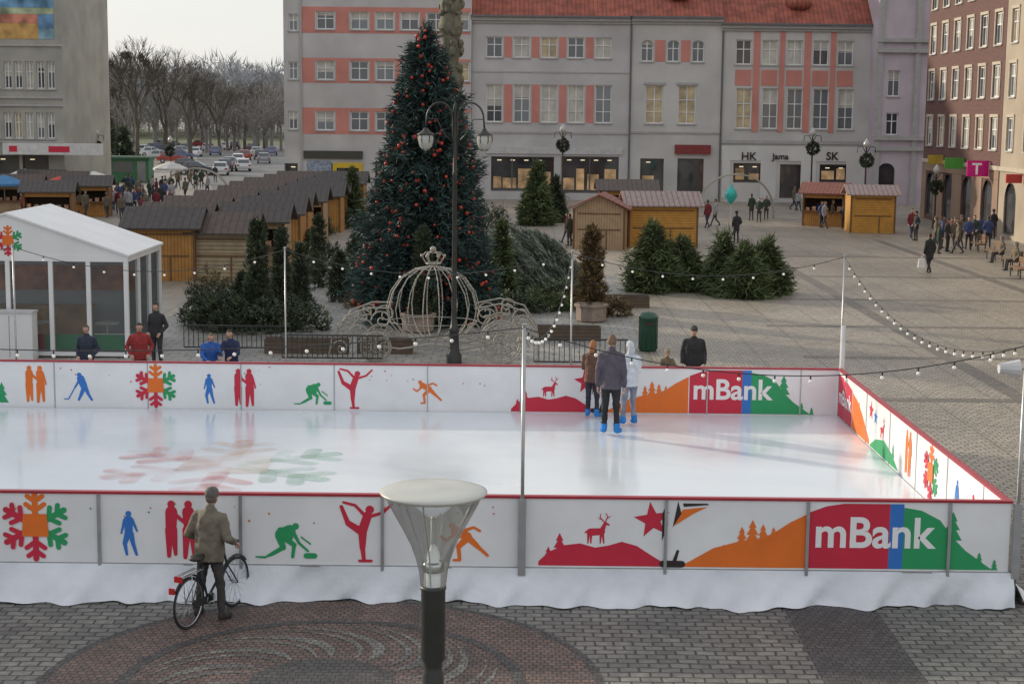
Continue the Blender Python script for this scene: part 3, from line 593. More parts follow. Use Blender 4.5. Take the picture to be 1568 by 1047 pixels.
# --- bicycle + man standing astride it
rw=G(290,962); fw=G(364,925); 
bd_=Vector((fw.x-rw.x,fw.y-rw.y,0)).normalized(); bang=math.atan2(bd_.y,bd_.x)
bk=Obj('bicycle',(rw.x,rw.y,0),bang)
tyre=bk.part('tyres',M('rubber',(.02,.02,.02),.7,.2),True); rim=bk.part('rims',M('chrome',(.55,.56,.57),.25,.1,metal=.9),True); fr=bk.part('frame',M('frame_paint',(.02,.022,.03),.35,.1),True)
WB=1.12; RW=.355
for x in (0,WB):
    tyre.ring((x,0,RW),RW-.015,.019,'y',36,6); rim.ring((x,0,RW),RW-.04,.009,'y',36,5)
    for k in range(18): a=2*math.pi*k/18; rim.tube([(x,.03*(-1)**k,RW),(x+(RW-.04)*math.cos(a),0,RW+(RW-.04)*math.sin(a))],.0028,3)
    rim.tube([(x,-.05,RW),(x,.05,RW)],.02,8)
    fr.tube([(x+(RW+.025)*math.cos(a_),0,RW+(RW+.025)*math.sin(a_)) for a_ in [R(20+14*i)+(0 if x==0 else R(20)) for i in range(10)]],.017,5)
BB=(.44,0,.30); SE=(.30,0,.76); HT=(.88,0,.80); HB=(.92,0,.68)
for a,b_,r in ((BB,SE,.016),(SE,(.26,0,.90),.013),(BB,HB,.018),(SE,HT,.014),(HT,HB,.018),(HT,(.86,0,1.0),.012)): fr.tube([a,b_],r,7)
for sg in (-1,1):
    fr.tube([BB,(0,sg*.055,RW)],.009,5); fr.tube([SE,(0,sg*.055,RW)],.008,5); fr.tube([HB,(.97,sg*.05,.55),(WB,sg*.055,RW)],.011,5)
    rim.tube([(.0,sg*.06,RW),(-.02,sg*.07,.76)],.006,4)
    fr.tube([(.86,0,1.0),(.88,sg*.12,1.04),(.83,sg*.27,1.05),(.70,sg*.30,1.03)],.013,6)
    fr.tube([(.44,sg*.07,.30),(.44+sg*.12,sg*.09,.30-sg*.1)],.01,5); fr.tube([(.44+sg*.12,sg*.07,.30-sg*.1),(.44+sg*.12,sg*.17,.30-sg*.1)],.018,6)
rk=bk.part('rack',M('chrome2',(.5,.5,.5),.4,metal=.8)); 
for y in (-.07,-.03,.03,.07): rk.tube([(-.22,y,.765),(.25,y,.77)],.007,4)
rk.tube([(-.22,-.07,.765),(-.22,.07,.765)],.007,4)
sdl=bk.part('saddle',M('saddle_leather',(.03,.025,.02),.5),True); sdl.sphere((.20,0,.93),(.13,.10,.045),12,8); sdl.sphere((.32,0,.93),(.09,.035,.03),10,6)
bk.part('rear_light',M('red_lens',(.5,.02,.02),.2)).box(-.40,-.37,-.04,.04,.58,.66); bk.part('rear_light',cR).box(-.245,-.225,-.06,.06,.70,.78)
bk.part('chain_guard',M('chain_guard',(.03,.03,.03),.4)).box(.02,.5,-.062,-.05,.27,.37); rim.ring((.44,-.06,.30),.09,.006,'y',20,4)
bk.build()
hd_=bang-math.pi/2
mloc=Vector((rw.x,rw.y,0))+bd_*.50
person('man',tuple(mloc),hd_,1.80,jacket=(.16,.14,.105),trousers=(.045,.04,.04),hair=(.16,.13,.11),shoe=(.03,.025,.02),hat=(.12,.115,.11),
  arms=(((-.31,-.02,1.13),(-.295,.13,1.05)),((.31,-.02,1.13),(.295,.13,1.05))),legs='wide',lean=R(5),vox=.014,hem=.80,wide=1.14,loose=1.18)
# --- skaters
BL=(.02,.22,.62)
def skater(u,v,top_,heading,**k):
    p=G(u,v,IZ); zt_=PY(u,top_,p.y).z; person('ice_skater',tuple(p),heading,zt_-IZ,shoe=BL,legs='skate',vox=.018,**k)
skater(906,641,521,R(-20),jacket=(.12,.06,.04),trousers=(.03,.03,.05),hair=(.32,.13,.05),arms='front')
skater(934,667,513,R(-8),jacket=(.085,.075,.10),trousers=(.018,.018,.022),hair=(.16,.10,.07),arms='down',lean=R(3),wide=1.0)
skater(963,652,522,R(25),jacket=(.60,.66,.74),trousers=(.22,.25,.32),hair=(.5,.55,.6),arms='front')
# --- spectators
def spect(u,v,h,heading,**k):
    p=G(u,v,h); person('spectator',(p.x,p.y,0),heading,h,vox=.02,**k)
spect(132,497,1.70,R(170),jacket=(.03,.04,.07),hair=(.10,.07,.05),arms='pockets')
spect(213,494,1.72,R(195),jacket=(.30,.03,.03),hair=(.06,.04,.03),arms='pockets',wide=1.2)
spect(239,463,1.78,R(160),jacket=(.03,.03,.035),arms='pockets')
spect(321,507,1.60,R(200),jacket=(.03,.12,.45),hair=(.15,.12,.08),arms='lean',lean=R(14),wide=1.2)
spect(354,503,1.66,R(170),jacket=(.02,.03,.09),hair=(.04,.03,.02),arms='lean',lean=R(8))
spect(1063,500,1.78,R(175),jacket=(.025,.025,.03),hair=(.3,.3,.3),arms='down',wide=1.2,hat=(.05,.05,.05),loose=1.15)
spect(1022,535,1.30,R(190),jacket=(.14,.11,.07),hair=(.2,.13,.07),arms='lean',hat=(.25,.2,.15))
# --- pedestrians
PAL=[((.03,.03,.04),(.03,.03,.04)),((.16,.02,.03),(.04,.05,.09)),((.04,.06,.16),(.03,.03,.04)),((.12,.10,.07),(.05,.05,.06)),((.03,.05,.04),(.06,.05,.05)),((.30,.30,.32),(.04,.05,.10))]
def ped(u,v,hd=None,h=None,i=None,legs=None):
    i=random.randrange(6) if i is None else i; p=G(u,v)
    lg=legs or ('walk' if i%2 else 'stand'); person('pedestrian',(p.x,p.y,0),random.uniform(0,6.28) if hd is None else hd,h or random.uniform(1.6,1.82),jacket=PAL[i][0],trousers=PAL[i][1],arms='down' if i%2 else 'pockets',legs=lg,vox=.035,hat=PAL[i][0] if i%3==0 else None,hem=.70 if i in(0,4) else .82)
for (u,v) in [(1432,384),(1437,389),(1441,380),(1450,386),(1456,379),(1461,384),(1466,389),(1470,380),(1482,383),(1491,378),(1500,374),(1150,338),(1162,341),(1173,337),(1095,347),(1083,350),(1252,345),(1257,349),(1262,350),(1274,347),(1292,351),(868,372),(872,377),(172,322),(177,326),(182,318),(196,324),(201,329),(206,327),(213,321),(219,326),(190,312),(246,320),(240,326),(252,312),(284,306),(160,318),(130,312),(110,316),(1237,305),(318,300),(150,309),(222,330),(140,322),(118,326),(96,318),(60,332),(35,336),(152,330),(164,334),(262,300),(300,292),(186,338)]: ped(u,v)
for i in range(30): ped(random.uniform(112,265),random.uniform(298,345))
for i in range(9): ped(random.uniform(270,345),random.uniform(272,298))
for (u,v) in ((1395,366),(1402,369),(1520,366),(1512,380),(1215,322),(1222,324),(1060,342)): ped(u,v)
ped(1127,372,R(20),1.75,0); 
p_=G(1422,419); person('pedestrian',(p_.x,p_.y,0),R(15),1.82,jacket=(.025,.025,.03),trousers=(.03,.03,.035),arms='down',legs='walk',hem=.62,vox=.028)
bg_=Obj('shopping_bag',(p_.x-.36,p_.y-.05,0)); q=bg_.part('bag',M('white_plastic',(.75,.75,.75),.5)); q.add([(-.16,-.06,.28),(.16,-.06,.28),(.16,.06,.28),(-.16,.06,.28),(-.12,-.03,.68),(.12,-.03,.68),(.12,.03,.68),(-.12,.03,.68)],[(0,1,5,4),(1,2,6,5),(2,3,7,6),(3,0,4,7),(0,3,2,1),(4,5,6,7)]); bg_.part('handle',M('white_plastic',(.7,.7,.7))).tube([(-.06,0,.68),(0,0,.82),(.06,0,.68)],.01,4); bg_.build()
# ---------------------------------------------------------------- benches
def bench(loc,rot):
    o=Obj('park_bench',loc,rot); wd=o.part('slats',M('bench_wood',(.20,.10,.05),.6,.2,6)); ir=o.part('iron_legs',M('cast_iron',(.03,.03,.03),.5))
    for y in (-.18,-.06,.06,.18): wd.box(-.85,.85,y-.045,y+.045,.42,.455)
    for z in (.58,.70,.82): wd.box(-.85,.85,-.27,-.24,z-.045,z+.045)
    for x in (-.7,.7): ir.box(x-.03,x+.03,-.2,-.16,0,.42); ir.box(x-.03,x+.03,.14,.18,0,.42); ir.tube([(x,-.18,.42),(x,-.30,.88)],.02,6); ir.box(x-.03,x+.03,-.16,.14,.38,.418)
    o.build()
for u,v in ((1497,385),(1522,398),(1548,412),(1560,425)): p=G(u,v); bench(tuple(p),R(90))
for u,v in ((1530,402),(1552,414)): 
    p=G(u,v); person('seated_person',(p.x+.1,p.y,-.05),R(90),1.72,jacket=PAL[3][0],trousers=PAL[0][1],legs='sit',arms='pockets',vox=.035,hat=(.2,.2,.2))
# ---------------------------------------------------------------- tent pavilion
m_pvc=M('white_pvc',(.80,.81,.82),.45,.05,1); m_glz=clear('tent_window',(.80,.84,.85),.10,(.6,.63,.65),.8)
tf=G(196,548); YF=tf.y; XR_=tf.x; XC=XR_-3.3; DP=4.2; ze=2.85; zrg=4.0
o=Obj('white_pavilion',(XC,YF,0)); fr=o.part('frame',m_pvc); rf=o.part('roof',m_pvc)
W2=3.3
for x in (-3.3,-1.2,0,1.2,2.25,3.3): fr.box(x-.06,x+.06,-.06,.06,.08,ze)
for y in (1.4,2.8,DP): fr.box(W2-.06,W2+.06,y-.06,y+.06,.08,ze); fr.box(-W2-.06,-W2+.06,y-.06,y+.06,.08,ze)
fr.box(-W2-.07,W2+.07,-.07,.07,ze-.14,ze+.04); fr.box(W2-.07,W2+.07,.07,DP,ze-.14,ze+.04)
fr.box(-W2,W2,-.05,.05,.05,.16)
g_=o.part('glazing',m_glz); g_.poly([(-W2+.06,0,.16),(W2-.06,0,.16),(W2-.06,0,ze-.14),(-W2+.06,0,ze-.14)]); g_.poly([(W2,.06,.1),(W2,DP,.1),(W2,DP,ze-.14),(W2,.06,ze-.14)])
o.part('rear_curtain',M('rear_curtain',(.42,.44,.45),.8,.2,.8)).box(-W2+.06,W2-.06,DP-.01,DP+.01,.1,ze-.14)
lw=o.part('lower_panel',M('pavilion_panel_red',(.45,.05,.06),.5,.3,1)); lw.box(-W2+.1,.9,.35,.38,.16,.60); o.part('lower_panel_green',cG).box(.9,3.1,.35,.38,.16,.60); o.part('lower_panel_blue',cB).box(-.4,.1,.34,.349,.16,.60)
op=o.part('counter_wood',M('counter_wood',(.40,.24,.12),.6,.3,2)); op.box(-2.6,1.6,2.4,2.9,.08,1.1); op.box(-2.7,1.7,2.3,3.0,1.1,1.15); o.part('menu_board',M('menu_board',(.45,.16,.08),.6,.7,2)).box(-1.9,2.6,DP-.06,DP-.03,1.45,2.2); 
tb_=o.part('tables',M('white_table',(.6,.6,.6),.5)); 
for x in (-2,.4,2.4): tb_.lathe([(.0,.72),(.35,.72),(.35,.75),(0,.75)],(x,1.3,.08),14); tb_.lathe([(.03,0),(.03,.72)],(x,1.3,.08),6)
o.part('floor',M('pavilion_floor',(.3,.3,.3))).box(-W2,W2,.07,DP,.02,.08)
for sg in (-1,1):
    rf.add([(sg*(W2+.12),-.12,ze),(0,-.12,zrg),(0,DP+.12,zrg),(sg*(W2+.12),DP+.12,ze),(sg*(W2+.12),-.12,ze+.06),(0,-.12,zrg+.06),(0,DP+.12,zrg+.06),(sg*(W2+.12),DP+.12,ze+.06)],[(0,1,2,3),(7,6,5,4),(0,4,5,1),(3,2,6,7),(0,3,7,4)])
rf.poly([(-W2,-.06,ze+.04),(W2,-.06,ze+.04),(0,-.06,zrg)]); rf.poly([(-W2,DP,ze+.04),(0,DP,zrg),(W2,DP,ze+.04)])
pt=Prints(o,(0,-.06,ze-.1),(1,0,0),(0,-1,0)); snow(pt,.05,.52,.42)
o.build()
wb=Obj('white_cabinet',tuple(G(22,552))); wb.part('body',m_pvc).box(-.75,.52,0,.5,0,1.32); wb.part('lid',M('cabinet_lid',(.6,.6,.6))).box(-.78,.55,-.03,.53,1.32,1.37); wb.part('door_gap',cK).box(-.12,-.11,-.006,0,.1,1.25); wb.build()
# ---------------------------------------------------------------- stalls
def stall(name,loc,rot,W,D,H,wall,roof,gable='x',rise=.7,front=True,open_=True):
    o=Obj(name,loc,rot); wl=o.part('walls',wall); rf=o.part('roof',roof); tr=o.part('posts',M('stall_post',(.16,.08,.035),.7)); dk_=o.part('interior',M('stall_interior',(.05,.035,.025),.8))
    w2,d2=W/2,D/2
    wl.box(-w2,w2,d2-.05,d2,0,H); wl.box(-w2,-w2+.05,-d2,d2-.05,0,H); wl.box(w2-.05,w2,-d2,d2-.05,0,H)
    if open_:
        wl.box(-w2+.05,w2-.05,-d2,-d2+.05,0,.95); wl.box(-w2+.05,w2-.05,-d2,-d2+.05,H-.3,H); tr.box(-w2-.02,w2+.02,-d2-.25,-d2,.93,1.0)
        dk_.box(-w2+.06,w2-.06,0,.05,.1,H-.1)
        ws=o.part('goods',M('market_goods',(.45,.25,.15),.6,.9,9)); 
        for i in range(6): x=-w2+.3+i*(W-.6)/5; ws.box(x-.12,x+.12,-d2+.1,-d2+.3,.98,1.15+.15*random.random())
    else:
        wl.box(-w2+.05,w2-.05,-d2,-d2+.05,0,H); tr.box(-w2+.25,w2-.25,-d2-.03,-d2-.002,1.0,1.06); tr.box(-w2+.25,w2-.25,-d2-.03,-d2-.002,H-.28,H-.22); tr.box(.36,.42,-d2-.032,-d2-.003,.0,.99)
    for x in (-w2,w2-.08):
        for y in (-d2-.02,d2-.06): tr.box(x-.01,x+.09,y,y+.09,0,H-.01)
    e=.28
    if gable=='x':
        A=[(-w2-e,-d2-e,H-.05),(w2+e,-d2-e,H-.05),(w2+e,0,H+rise),(-w2-e,0,H+rise),(-w2-e,d2+e,H-.05),(w2+e,d2+e,H-.05)]
        V=A+[(x,y,z+.07) for x,y,z in A]
        rf.add(V,[(0,3,2,1),(3,4,5,2),(6,7,8,9),(9,8,11,10),(0,1,7,6),(5,4,10,11),(0,6,9,3),(3,9,10,4),(1,2,8,7),(2,5,11,8)])
        for sg in (-1,1): wl.poly([(sg*(w2-.01),-d2,H),(sg*(w2-.01),d2,H),(sg*(w2-.01),0,H+rise-.02)])
    else:
        A=[(-w2-e,-d2-e,H-.05),(-w2-e,d2+e,H-.05),(0,d2+e,H+rise),(0,-d2-e,H+rise),(w2+e,-d2-e,H-.05),(w2+e,d2+e,H-.05)]
        V=A+[(x,y,z+.07) for x,y,z in A]
        rf.add(V,[(0,1,2,3),(3,2,5,4),(6,9,8,7),(9,10,11,8),(0,6,7,1),(4,5,11,10),(0,3,9,6),(3,4,10,9),(1,7,8,2),(2,8,11,5)])
        for sg in (-1,1): wl.poly([(-w2,sg*(d2-.01),H),(w2,sg*(d2-.01),H),(0,sg*(d2-.01),H+rise-.02)])
    o.build(); return o
w_or=M('orange_planks',(.42,.20,.045),.6,.15,3,stripe=('X',.14,.55)); w_or2=M('amber_planks',(.52,.26,.045),.6,.12,3,stripe=('Z',.14,.6)); w_lt=M('raw_planks',(.38,.30,.19),.7,.15,3,stripe=('Z',.16,.4)); w_lt2=M('pale_planks',(.40,.28,.17),.7,.12,3,stripe=('X',.14,.6))
r_br=M('brown_roof_shingles',(.085,.06,.052),.6,.2,4,stripe=('X',.3,.6)); r_br2=M('dark_roof_shingles',(.06,.05,.048),.6,.2,4,stripe=('X',.3,.6)); r_tile=M('metal_tile_roof',(.30,.22,.21),.5,.2,5,stripe=('X',.28,.45)); r_rd=M('red_brown_roof',(.24,.08,.06),.6,.2,4,stripe=('X',.25,.6))
a=G(247,430); stall('market_stall',(a.x,a.y+1.2,0),0,2.8,2.4,2.15,w_or,r_br2,'x',.75,open_=False)
a2=G(340,430); stall('market_stall',(a2.x,a2.y+1.2,0),0,2.5,2.4,1.95,w_lt,r_br,'x',.75,open_=False)
y=a.y+5.5; i=0
while y<112:
    for xx in (-14.7,-11.6):
        stall('market_stall',(xx+.25*math.sin(i*2.3),y+(.8 if xx>-13 else 0),0),0 if i%3 else math.pi,2.7,2.4,2.1,[w_or,w_lt2,w_or][i%3],[r_br,r_br2][i%2],'x',.75)
        i+=1
    y+=5.6
for u,v in ((60,318),(95,322),(25,330),(130,332),(70,345)):
    p=G(u,v); stall('market_stall',(p.x,p.y+1.,0),R(8),2.8,2.2,2.0,w_lt2 if u%2 else w_or,r_br if u%2 else r_br2,'x',.6)
def parasol(u,v,col_):
    p=G(u,v); o=Obj('market_parasol',tuple(p)); o.part('pole',m_gal).tube([(0,0,0),(0,0,2.5)],.03,6); o.part('canopy',M('canvas_%d_%d'%(col_[0]*99,col_[1]*99),col_,.8)).lathe([(1.5,1.95),(1.5,2.1),(.7,2.45),(0,2.65)],(0,0,0),8); o.build()
for u,v,c in ((40,315,(.6,.6,.6)),(100,330,(.5,.08,.06)),(145,320,(.62,.6,.55)),(8,330,(.06,.2,.4)),(262,296,(.55,.55,.55))): parasol(u,v,c)
b1=G(1010,379); stall('market_stall',(b1.x+.1,b1.y+1.3,0),R(3),3.7,2.6,2.2,w_or2,r_tile,'x',.65,open_=False)
b2=G(922,382); stall('market_stall',(b2.x,b2.y+1.3,0),R(-8),2.7,2.8,2.1,w_lt2,r_rd,'y',.7,open_=False)
b3=G(1338,357); stall('market_stall',(b3.x,b3.y+1.3,0),R(-4),2.7,2.5,2.3,w_or2,r_tile,'x',.5,open_=False)
b4=G(1272,348); stall('market_stall',(b4.x,b4.y+1.8,0),R(-20),2.6,2.4,2.1,w_or,r_rd,'x',.6)
b5=G(960,345); stall('market_stall',(b5.x,b5.y+1,0),0,3.5,2.4,2.2,w_or,r_br,'x',.6)
# ---------------------------------------------------------------- lamp with two lanterns (garden)
lb=G(695,557); gp=Obj('double_arm_street_lamp',(lb.x,lb.y,0)); m_ci=M('cast_iron_dark',(.03,.033,.031),.45,.2,5)
pl=gp.part('post',m_ci,True); Ht=7.0; pl.lathe([(.22,0),(.22,.25),(.15,.35),(.13,.9),(.16,.95),(.10,1.05),(.075,1.3),(.055,5.2),(.08,5.25),(.055,5.32),(.045,Ht),(.06,Ht+.05),(.0,Ht+.25)],(0,0,0),14)
for sg in (-1,1):
    pts=[(sg*0.04,0,5.7),(sg*.06,0,6.5)]+[(sg*(.42-.36*math.cos(t)),0,6.75+.45*math.sin(t)) for t in [math.pi*i/12 for i in range(13)]]+[(sg*.80,0,6.5)]
    pl.tube(pts,.026,7); pl.tube([(sg*.05,0,6.1),(sg*.3,0,6.35),(sg*.5,0,6.75),(sg*.78,0,6.75)],.014,5)
    lx=sg*.80; pl.lathe([(0,.02),(.05,0),(.1,-.08),(.24,-.16),(.25,-.18),(0,-.18)],(lx,0,6.5),12)
    gp.part('lantern_glass',M('lantern_glass',(.45,.46,.44),.1,.1,3,spec=.9),True).lathe([(.20,-.19),(.22,-.3),(.17,-.5),(.08,-.6),(0,-.62)],(lx,0,6.5),10)
    for k in range(6): an=k*math.pi/3; pl.tube([(lx+.205*math.cos(an),.205*math.sin(an),6.31),(lx+.225*math.cos(an),.225*math.sin(an),6.2),(lx+.09*math.cos(an),.09*math.sin(an),5.9)],.012,4)
gp.build()
# column with statue behind the tree
co=Obj('baroque_column',(0,0,0)); YC=62.; cp=PY(690,60,YC); st=M('weathered_sandstone',(.15,.14,.10),.85,.35,5,bump=.8,bscale=9)
co.loc=(cp.x,YC,0); c=co.part('shaft',st,True); c.box(-1.1,1.1,-1.1,1.1,0,1.6); c.box(-.85,.85,-.85,.85,1.6,3.4)
pf_=[(.55,3.4),(.62,3.6),(.42,3.9)]; z=3.9
while z<12.2: pf_.append((.38+.05*math.sin(z*2.6)+.04*math.sin(z*7),z)); z+=.12
pf_+=[(.62,12.3),(.66,12.6),(.4,12.8),(0,12.8)]; c.lathe(pf_,(0,0,0),16)
for i in range(170):
    a=random.uniform(0,6.28); zz=random.uniform(4,12.2); c.sphere((.40*math.cos(a),.40*math.sin(a),zz),(random.uniform(.06,.15),random.uniform(.06,.15),random.uniform(.06,.2)),7,5)
co.part('statue',st,True).lathe([(.3,12.8),(.34,13.2),(.24,13.9),(.28,14.2),(.12,14.4),(.15,14.6),(0,14.8)],(0,0,0),12)
co.build()
# ---------------------------------------------------------------- carriage
cg=G(660,556); ca=Obj('fairytale_carriage_decoration',(cg.x,cg.y+1.0,0)); m_w=M('warm_white_wire',(.34,.32,.28),.5,.3,20); wr=ca.part('pumpkin_wires',m_w); lt=ca.part('led_points',M('led_points',(.55,.52,.46),.4))
prof=[(.55,.55),(.95,.7),(1.25,1.05),(1.32,1.45),(1.2,1.9),(.92,2.3),(.5,2.55),(.12,2.62)]
for k in range(18):
    a=2*math.pi*k/18; wr.tube([(r*math.cos(a),r*math.sin(a)*.8,z) for r,z in prof],.015,5)
    for j in range(len(prof)-1):
        r,z=prof[j]; r2,z2=prof[j+1]
        for q in (.25,.5,.75,1.): lt.sphere(((r+(r2-r)*q)*math.cos(a),(r+(r2-r)*q)*math.sin(a)*.8,z+(z2-z)*q),.019,5,4)
for r,z in (prof[0],prof[2],prof[6]): wr.tube([(r*math.cos(t),r*math.sin(t)*.8,z) for t in [2*math.pi*i/28 for i in range(28)]],.012,4,closed=True)
cr_=ca.part('crown',m_w); cr_.ring((0,0,2.7),.2,.025,'z',14,5); 
for k in range(6): a=k*math.pi/3; cr_.tube([(.2*math.cos(a),.2*math.sin(a),2.7),(.32*math.cos(a),.32*math.sin(a),2.9),(.2*math.cos(a),.2*math.sin(a),3.02),(0,0,3.0)],.02,4); cr_.sphere((.32*math.cos(a),.32*math.sin(a),2.92),.05,6,5)
cr_.sphere((0,0,3.1),.09,8,6)
wh=ca.part('wheels',m_w)
for x,y,r in ((1.95,-.9,.60),(1.95,.9,.60),(-1.55,-.9,.42),(-1.55,.9,.42)):
    for q in (1,.88,.35): wh.ring((x,y,r),r*q,.024,'y',26,5)
    for k in range(12): a=k*math.pi/6; wh.tube([(x,y,r),(x+r*math.cos(a),y,r+r*math.sin(a))],.015,4); wh.ring((x+r*.62*math.cos(a),y,r+r*.62*math.sin(a)),r*.13,.012,'y',10,3)
ch=ca.part('chassis_scrolls',m_w)
def spiral(c0,r0,turn,sg=1,y=0,st_=0): return [(c0[0]+sg*r0*(1-i/26)*math.cos(st_+turn*i/24),y,c0[1]+r0*(1-i/26)*math.sin(st_+turn*i/24)) for i in range(25)]
for y in (-.7,.7):
    ch.tube([(-1.55,y,.45),(-.9,y,.35),(0,y,.5),(.9,y,.35),(1.95,y,.58)],.03,5)
    for cc,r,t_,sg in (((1.5,1.25),.32,9,1),((2.55,1.1),.28,9,-1),((2.1,1.45),.22,9,1),((-1.4,1.15),.3,9,-1),((-2.1,.7),.36,9,1),((-2.55,.35),.25,9,-1),((-1.9,1.25),.22,9,1),((-2.5,.95),.2,9,1),((1.1,.75),.2,8,1),((2.5,.4),.25,8,1),((2.85,.75),.2,8,-1)): ch.tube(spiral(cc,r,t_,sg,y),.022,4)
    ch.tube([(1.2,y,1.5),(1.9,y,1.65),(2.6,y,1.45),(2.95,y,.9),(3.0,y,.05)],.024,4); ch.tube([(-1.2,y,1.5),(-1.8,y,1.5),(-2.4,y,1.25),(-2.8,y,.6),(-2.9,y,.05)],.024,4)
ca.build()
# ---------------------------------------------------------------- plants around
def con(name,u,vb,vt,wpx,mats,**k):
    p=G(u,vb); t_=PY(u,vt,p.y); r=wpx/2*p.y/FPX; return conifer(name,(p.x,p.y,0),t_.z,r,mats,**k)
col=dict(power=.35,lump=.10,n=12,L=.13,W=.045,z0=.02)
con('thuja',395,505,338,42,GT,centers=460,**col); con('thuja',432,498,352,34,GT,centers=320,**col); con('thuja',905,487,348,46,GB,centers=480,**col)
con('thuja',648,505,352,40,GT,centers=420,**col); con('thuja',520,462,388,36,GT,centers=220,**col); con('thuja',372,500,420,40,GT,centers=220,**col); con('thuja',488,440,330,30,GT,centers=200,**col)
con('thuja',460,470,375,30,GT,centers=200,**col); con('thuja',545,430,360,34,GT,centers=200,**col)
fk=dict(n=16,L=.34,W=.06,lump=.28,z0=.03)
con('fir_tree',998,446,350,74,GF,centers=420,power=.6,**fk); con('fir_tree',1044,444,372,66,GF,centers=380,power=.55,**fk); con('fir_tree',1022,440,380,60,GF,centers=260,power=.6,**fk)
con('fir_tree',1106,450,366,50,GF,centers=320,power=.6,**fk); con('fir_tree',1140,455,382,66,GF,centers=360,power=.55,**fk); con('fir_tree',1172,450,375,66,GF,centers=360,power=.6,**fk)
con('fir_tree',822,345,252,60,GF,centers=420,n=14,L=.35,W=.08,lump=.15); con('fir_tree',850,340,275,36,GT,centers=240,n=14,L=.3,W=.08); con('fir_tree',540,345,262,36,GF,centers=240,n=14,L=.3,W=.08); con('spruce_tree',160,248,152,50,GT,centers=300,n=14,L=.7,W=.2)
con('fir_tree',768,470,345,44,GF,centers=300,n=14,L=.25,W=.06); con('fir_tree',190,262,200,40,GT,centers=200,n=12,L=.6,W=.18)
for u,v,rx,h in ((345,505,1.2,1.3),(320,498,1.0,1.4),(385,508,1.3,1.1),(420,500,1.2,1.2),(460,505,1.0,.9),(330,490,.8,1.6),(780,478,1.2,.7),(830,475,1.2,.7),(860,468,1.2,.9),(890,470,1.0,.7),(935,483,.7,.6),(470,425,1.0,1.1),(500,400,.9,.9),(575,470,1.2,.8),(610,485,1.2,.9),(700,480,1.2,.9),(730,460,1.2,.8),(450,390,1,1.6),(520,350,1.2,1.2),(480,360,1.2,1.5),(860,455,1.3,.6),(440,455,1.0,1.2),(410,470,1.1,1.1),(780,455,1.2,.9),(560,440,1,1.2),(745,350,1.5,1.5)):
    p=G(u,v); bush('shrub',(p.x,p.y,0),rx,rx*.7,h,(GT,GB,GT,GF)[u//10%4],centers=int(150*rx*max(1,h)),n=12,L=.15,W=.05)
nb=Obj('netted_christmas_trees',tuple(G(812,440))); A_=[nb.part('net_'+q,GN[i]) for i,q in enumerate('abc')]
for j in range(22):
    bx=-1.9+(j%11)*.29; ln=random.uniform(1.9,2.9); dx=-.95+random.uniform(-.2,.2); yy=random.uniform(0,1.2)+(1.6 if j>10 else 0)
    C=[[],[],[]]; D=[[],[],[]]; jj=j%3
    d=Vector((dx*.9,.25,1.)).normalized()
    for i in range(170):
        s=random.random(); a=random.uniform(0,6.28); r=.22*(1-s)**.6+.03; c=Vector((bx+1.3,yy,0.05))+d*ln*s+Vector((r*math.cos(a),r*math.sin(a),0)); k=jj if random.random()<.6 else random.randrange(3); C[k].append(tuple(c)); D[k].append(tuple(d+Vector((math.cos(a),math.sin(a),0))*.15))
    for k in range(3): 
        if C[k]: blades(A_[k],C[k],D[k],5,.22,.05,.15)
    nb.part('stems',m_bark).tube([Vector((bx+1.3,yy,0)),Vector((bx+1.3,yy,0))+d*ln*.9],[.05,.02],6)
nb.build()
p=G(992,537); bn=Obj('litter_bin',tuple(p)); g=M('bin_green',(.02,.08,.05),.4,.1); q=bn.part('body',g,True); q.lathe([(0,.02),(.25,.02),(.27,.05),(.27,.95),(.29,.97),(.29,1.02),(.27,1.04),(.2,1.14),(0,1.18)],(0,0,0),20); bn.part('slot',cK).box(-.13,.13,-.285,-.24,.78,.9)
for k in range(10): a=k*math.pi/5; q.tube([(.272*math.cos(a),.272*math.sin(a),.06),(.272*math.cos(a),.272*math.sin(a),.95)],.012,4)
bn.build()
p=G(478,392); bn.copy(tuple(p))
for u,v,w_ in ((905,492,1.0),(640,508,.9)):
    p=G(u,v); o=Obj('stone_planter',tuple(p)); q=o.part('tub',M('concrete_planter',(.28,.22,.19),.8,.2,5)); q.lathe([(0,0),(.42,0),(.5,.05),(.52,.5),(.58,.52),(.58,.6),(.5,.6),(.48,.5),(0,.5)],(0,0,0),8); o.build()
f=Obj('low_metal_fence',(0,0,0)); q=f.part('rails',m_ci)
for x0,x1,yy in ((-6.4,-3.6,44.2),(.6,3.2,43.9),(-9.5,-6.4,46)):
    q.box(x0,x1,yy,yy+.03,.75,.79); q.box(x0,x1,yy,yy+.03,.12,.16)
    x=x0
    while x<x1: q.box(x,x+.02,yy+.003,yy+.027,.16,.75); x+=.14
f.build()
def planterbox(u,v,W):
    p=G(u,v); o=Obj('wooden_planter_box',tuple(p)); o.part('sides',M('dark_planks',(.12,.085,.06),.7,.2,4,stripe=('Z',.12,.5))).box(-W/2,W/2,-.25,.25,0,.42); o.part('soil',M('soil',(.05,.035,.025),.9,.3,9)).box(-W/2+.04,W/2-.04,-.21,.21,.42,.44); o.build()
for u,v,W in ((470,540,2.4),(870,520,2.0),(960,470,1.6),(590,540,1.6)): planterbox(u,v,W)
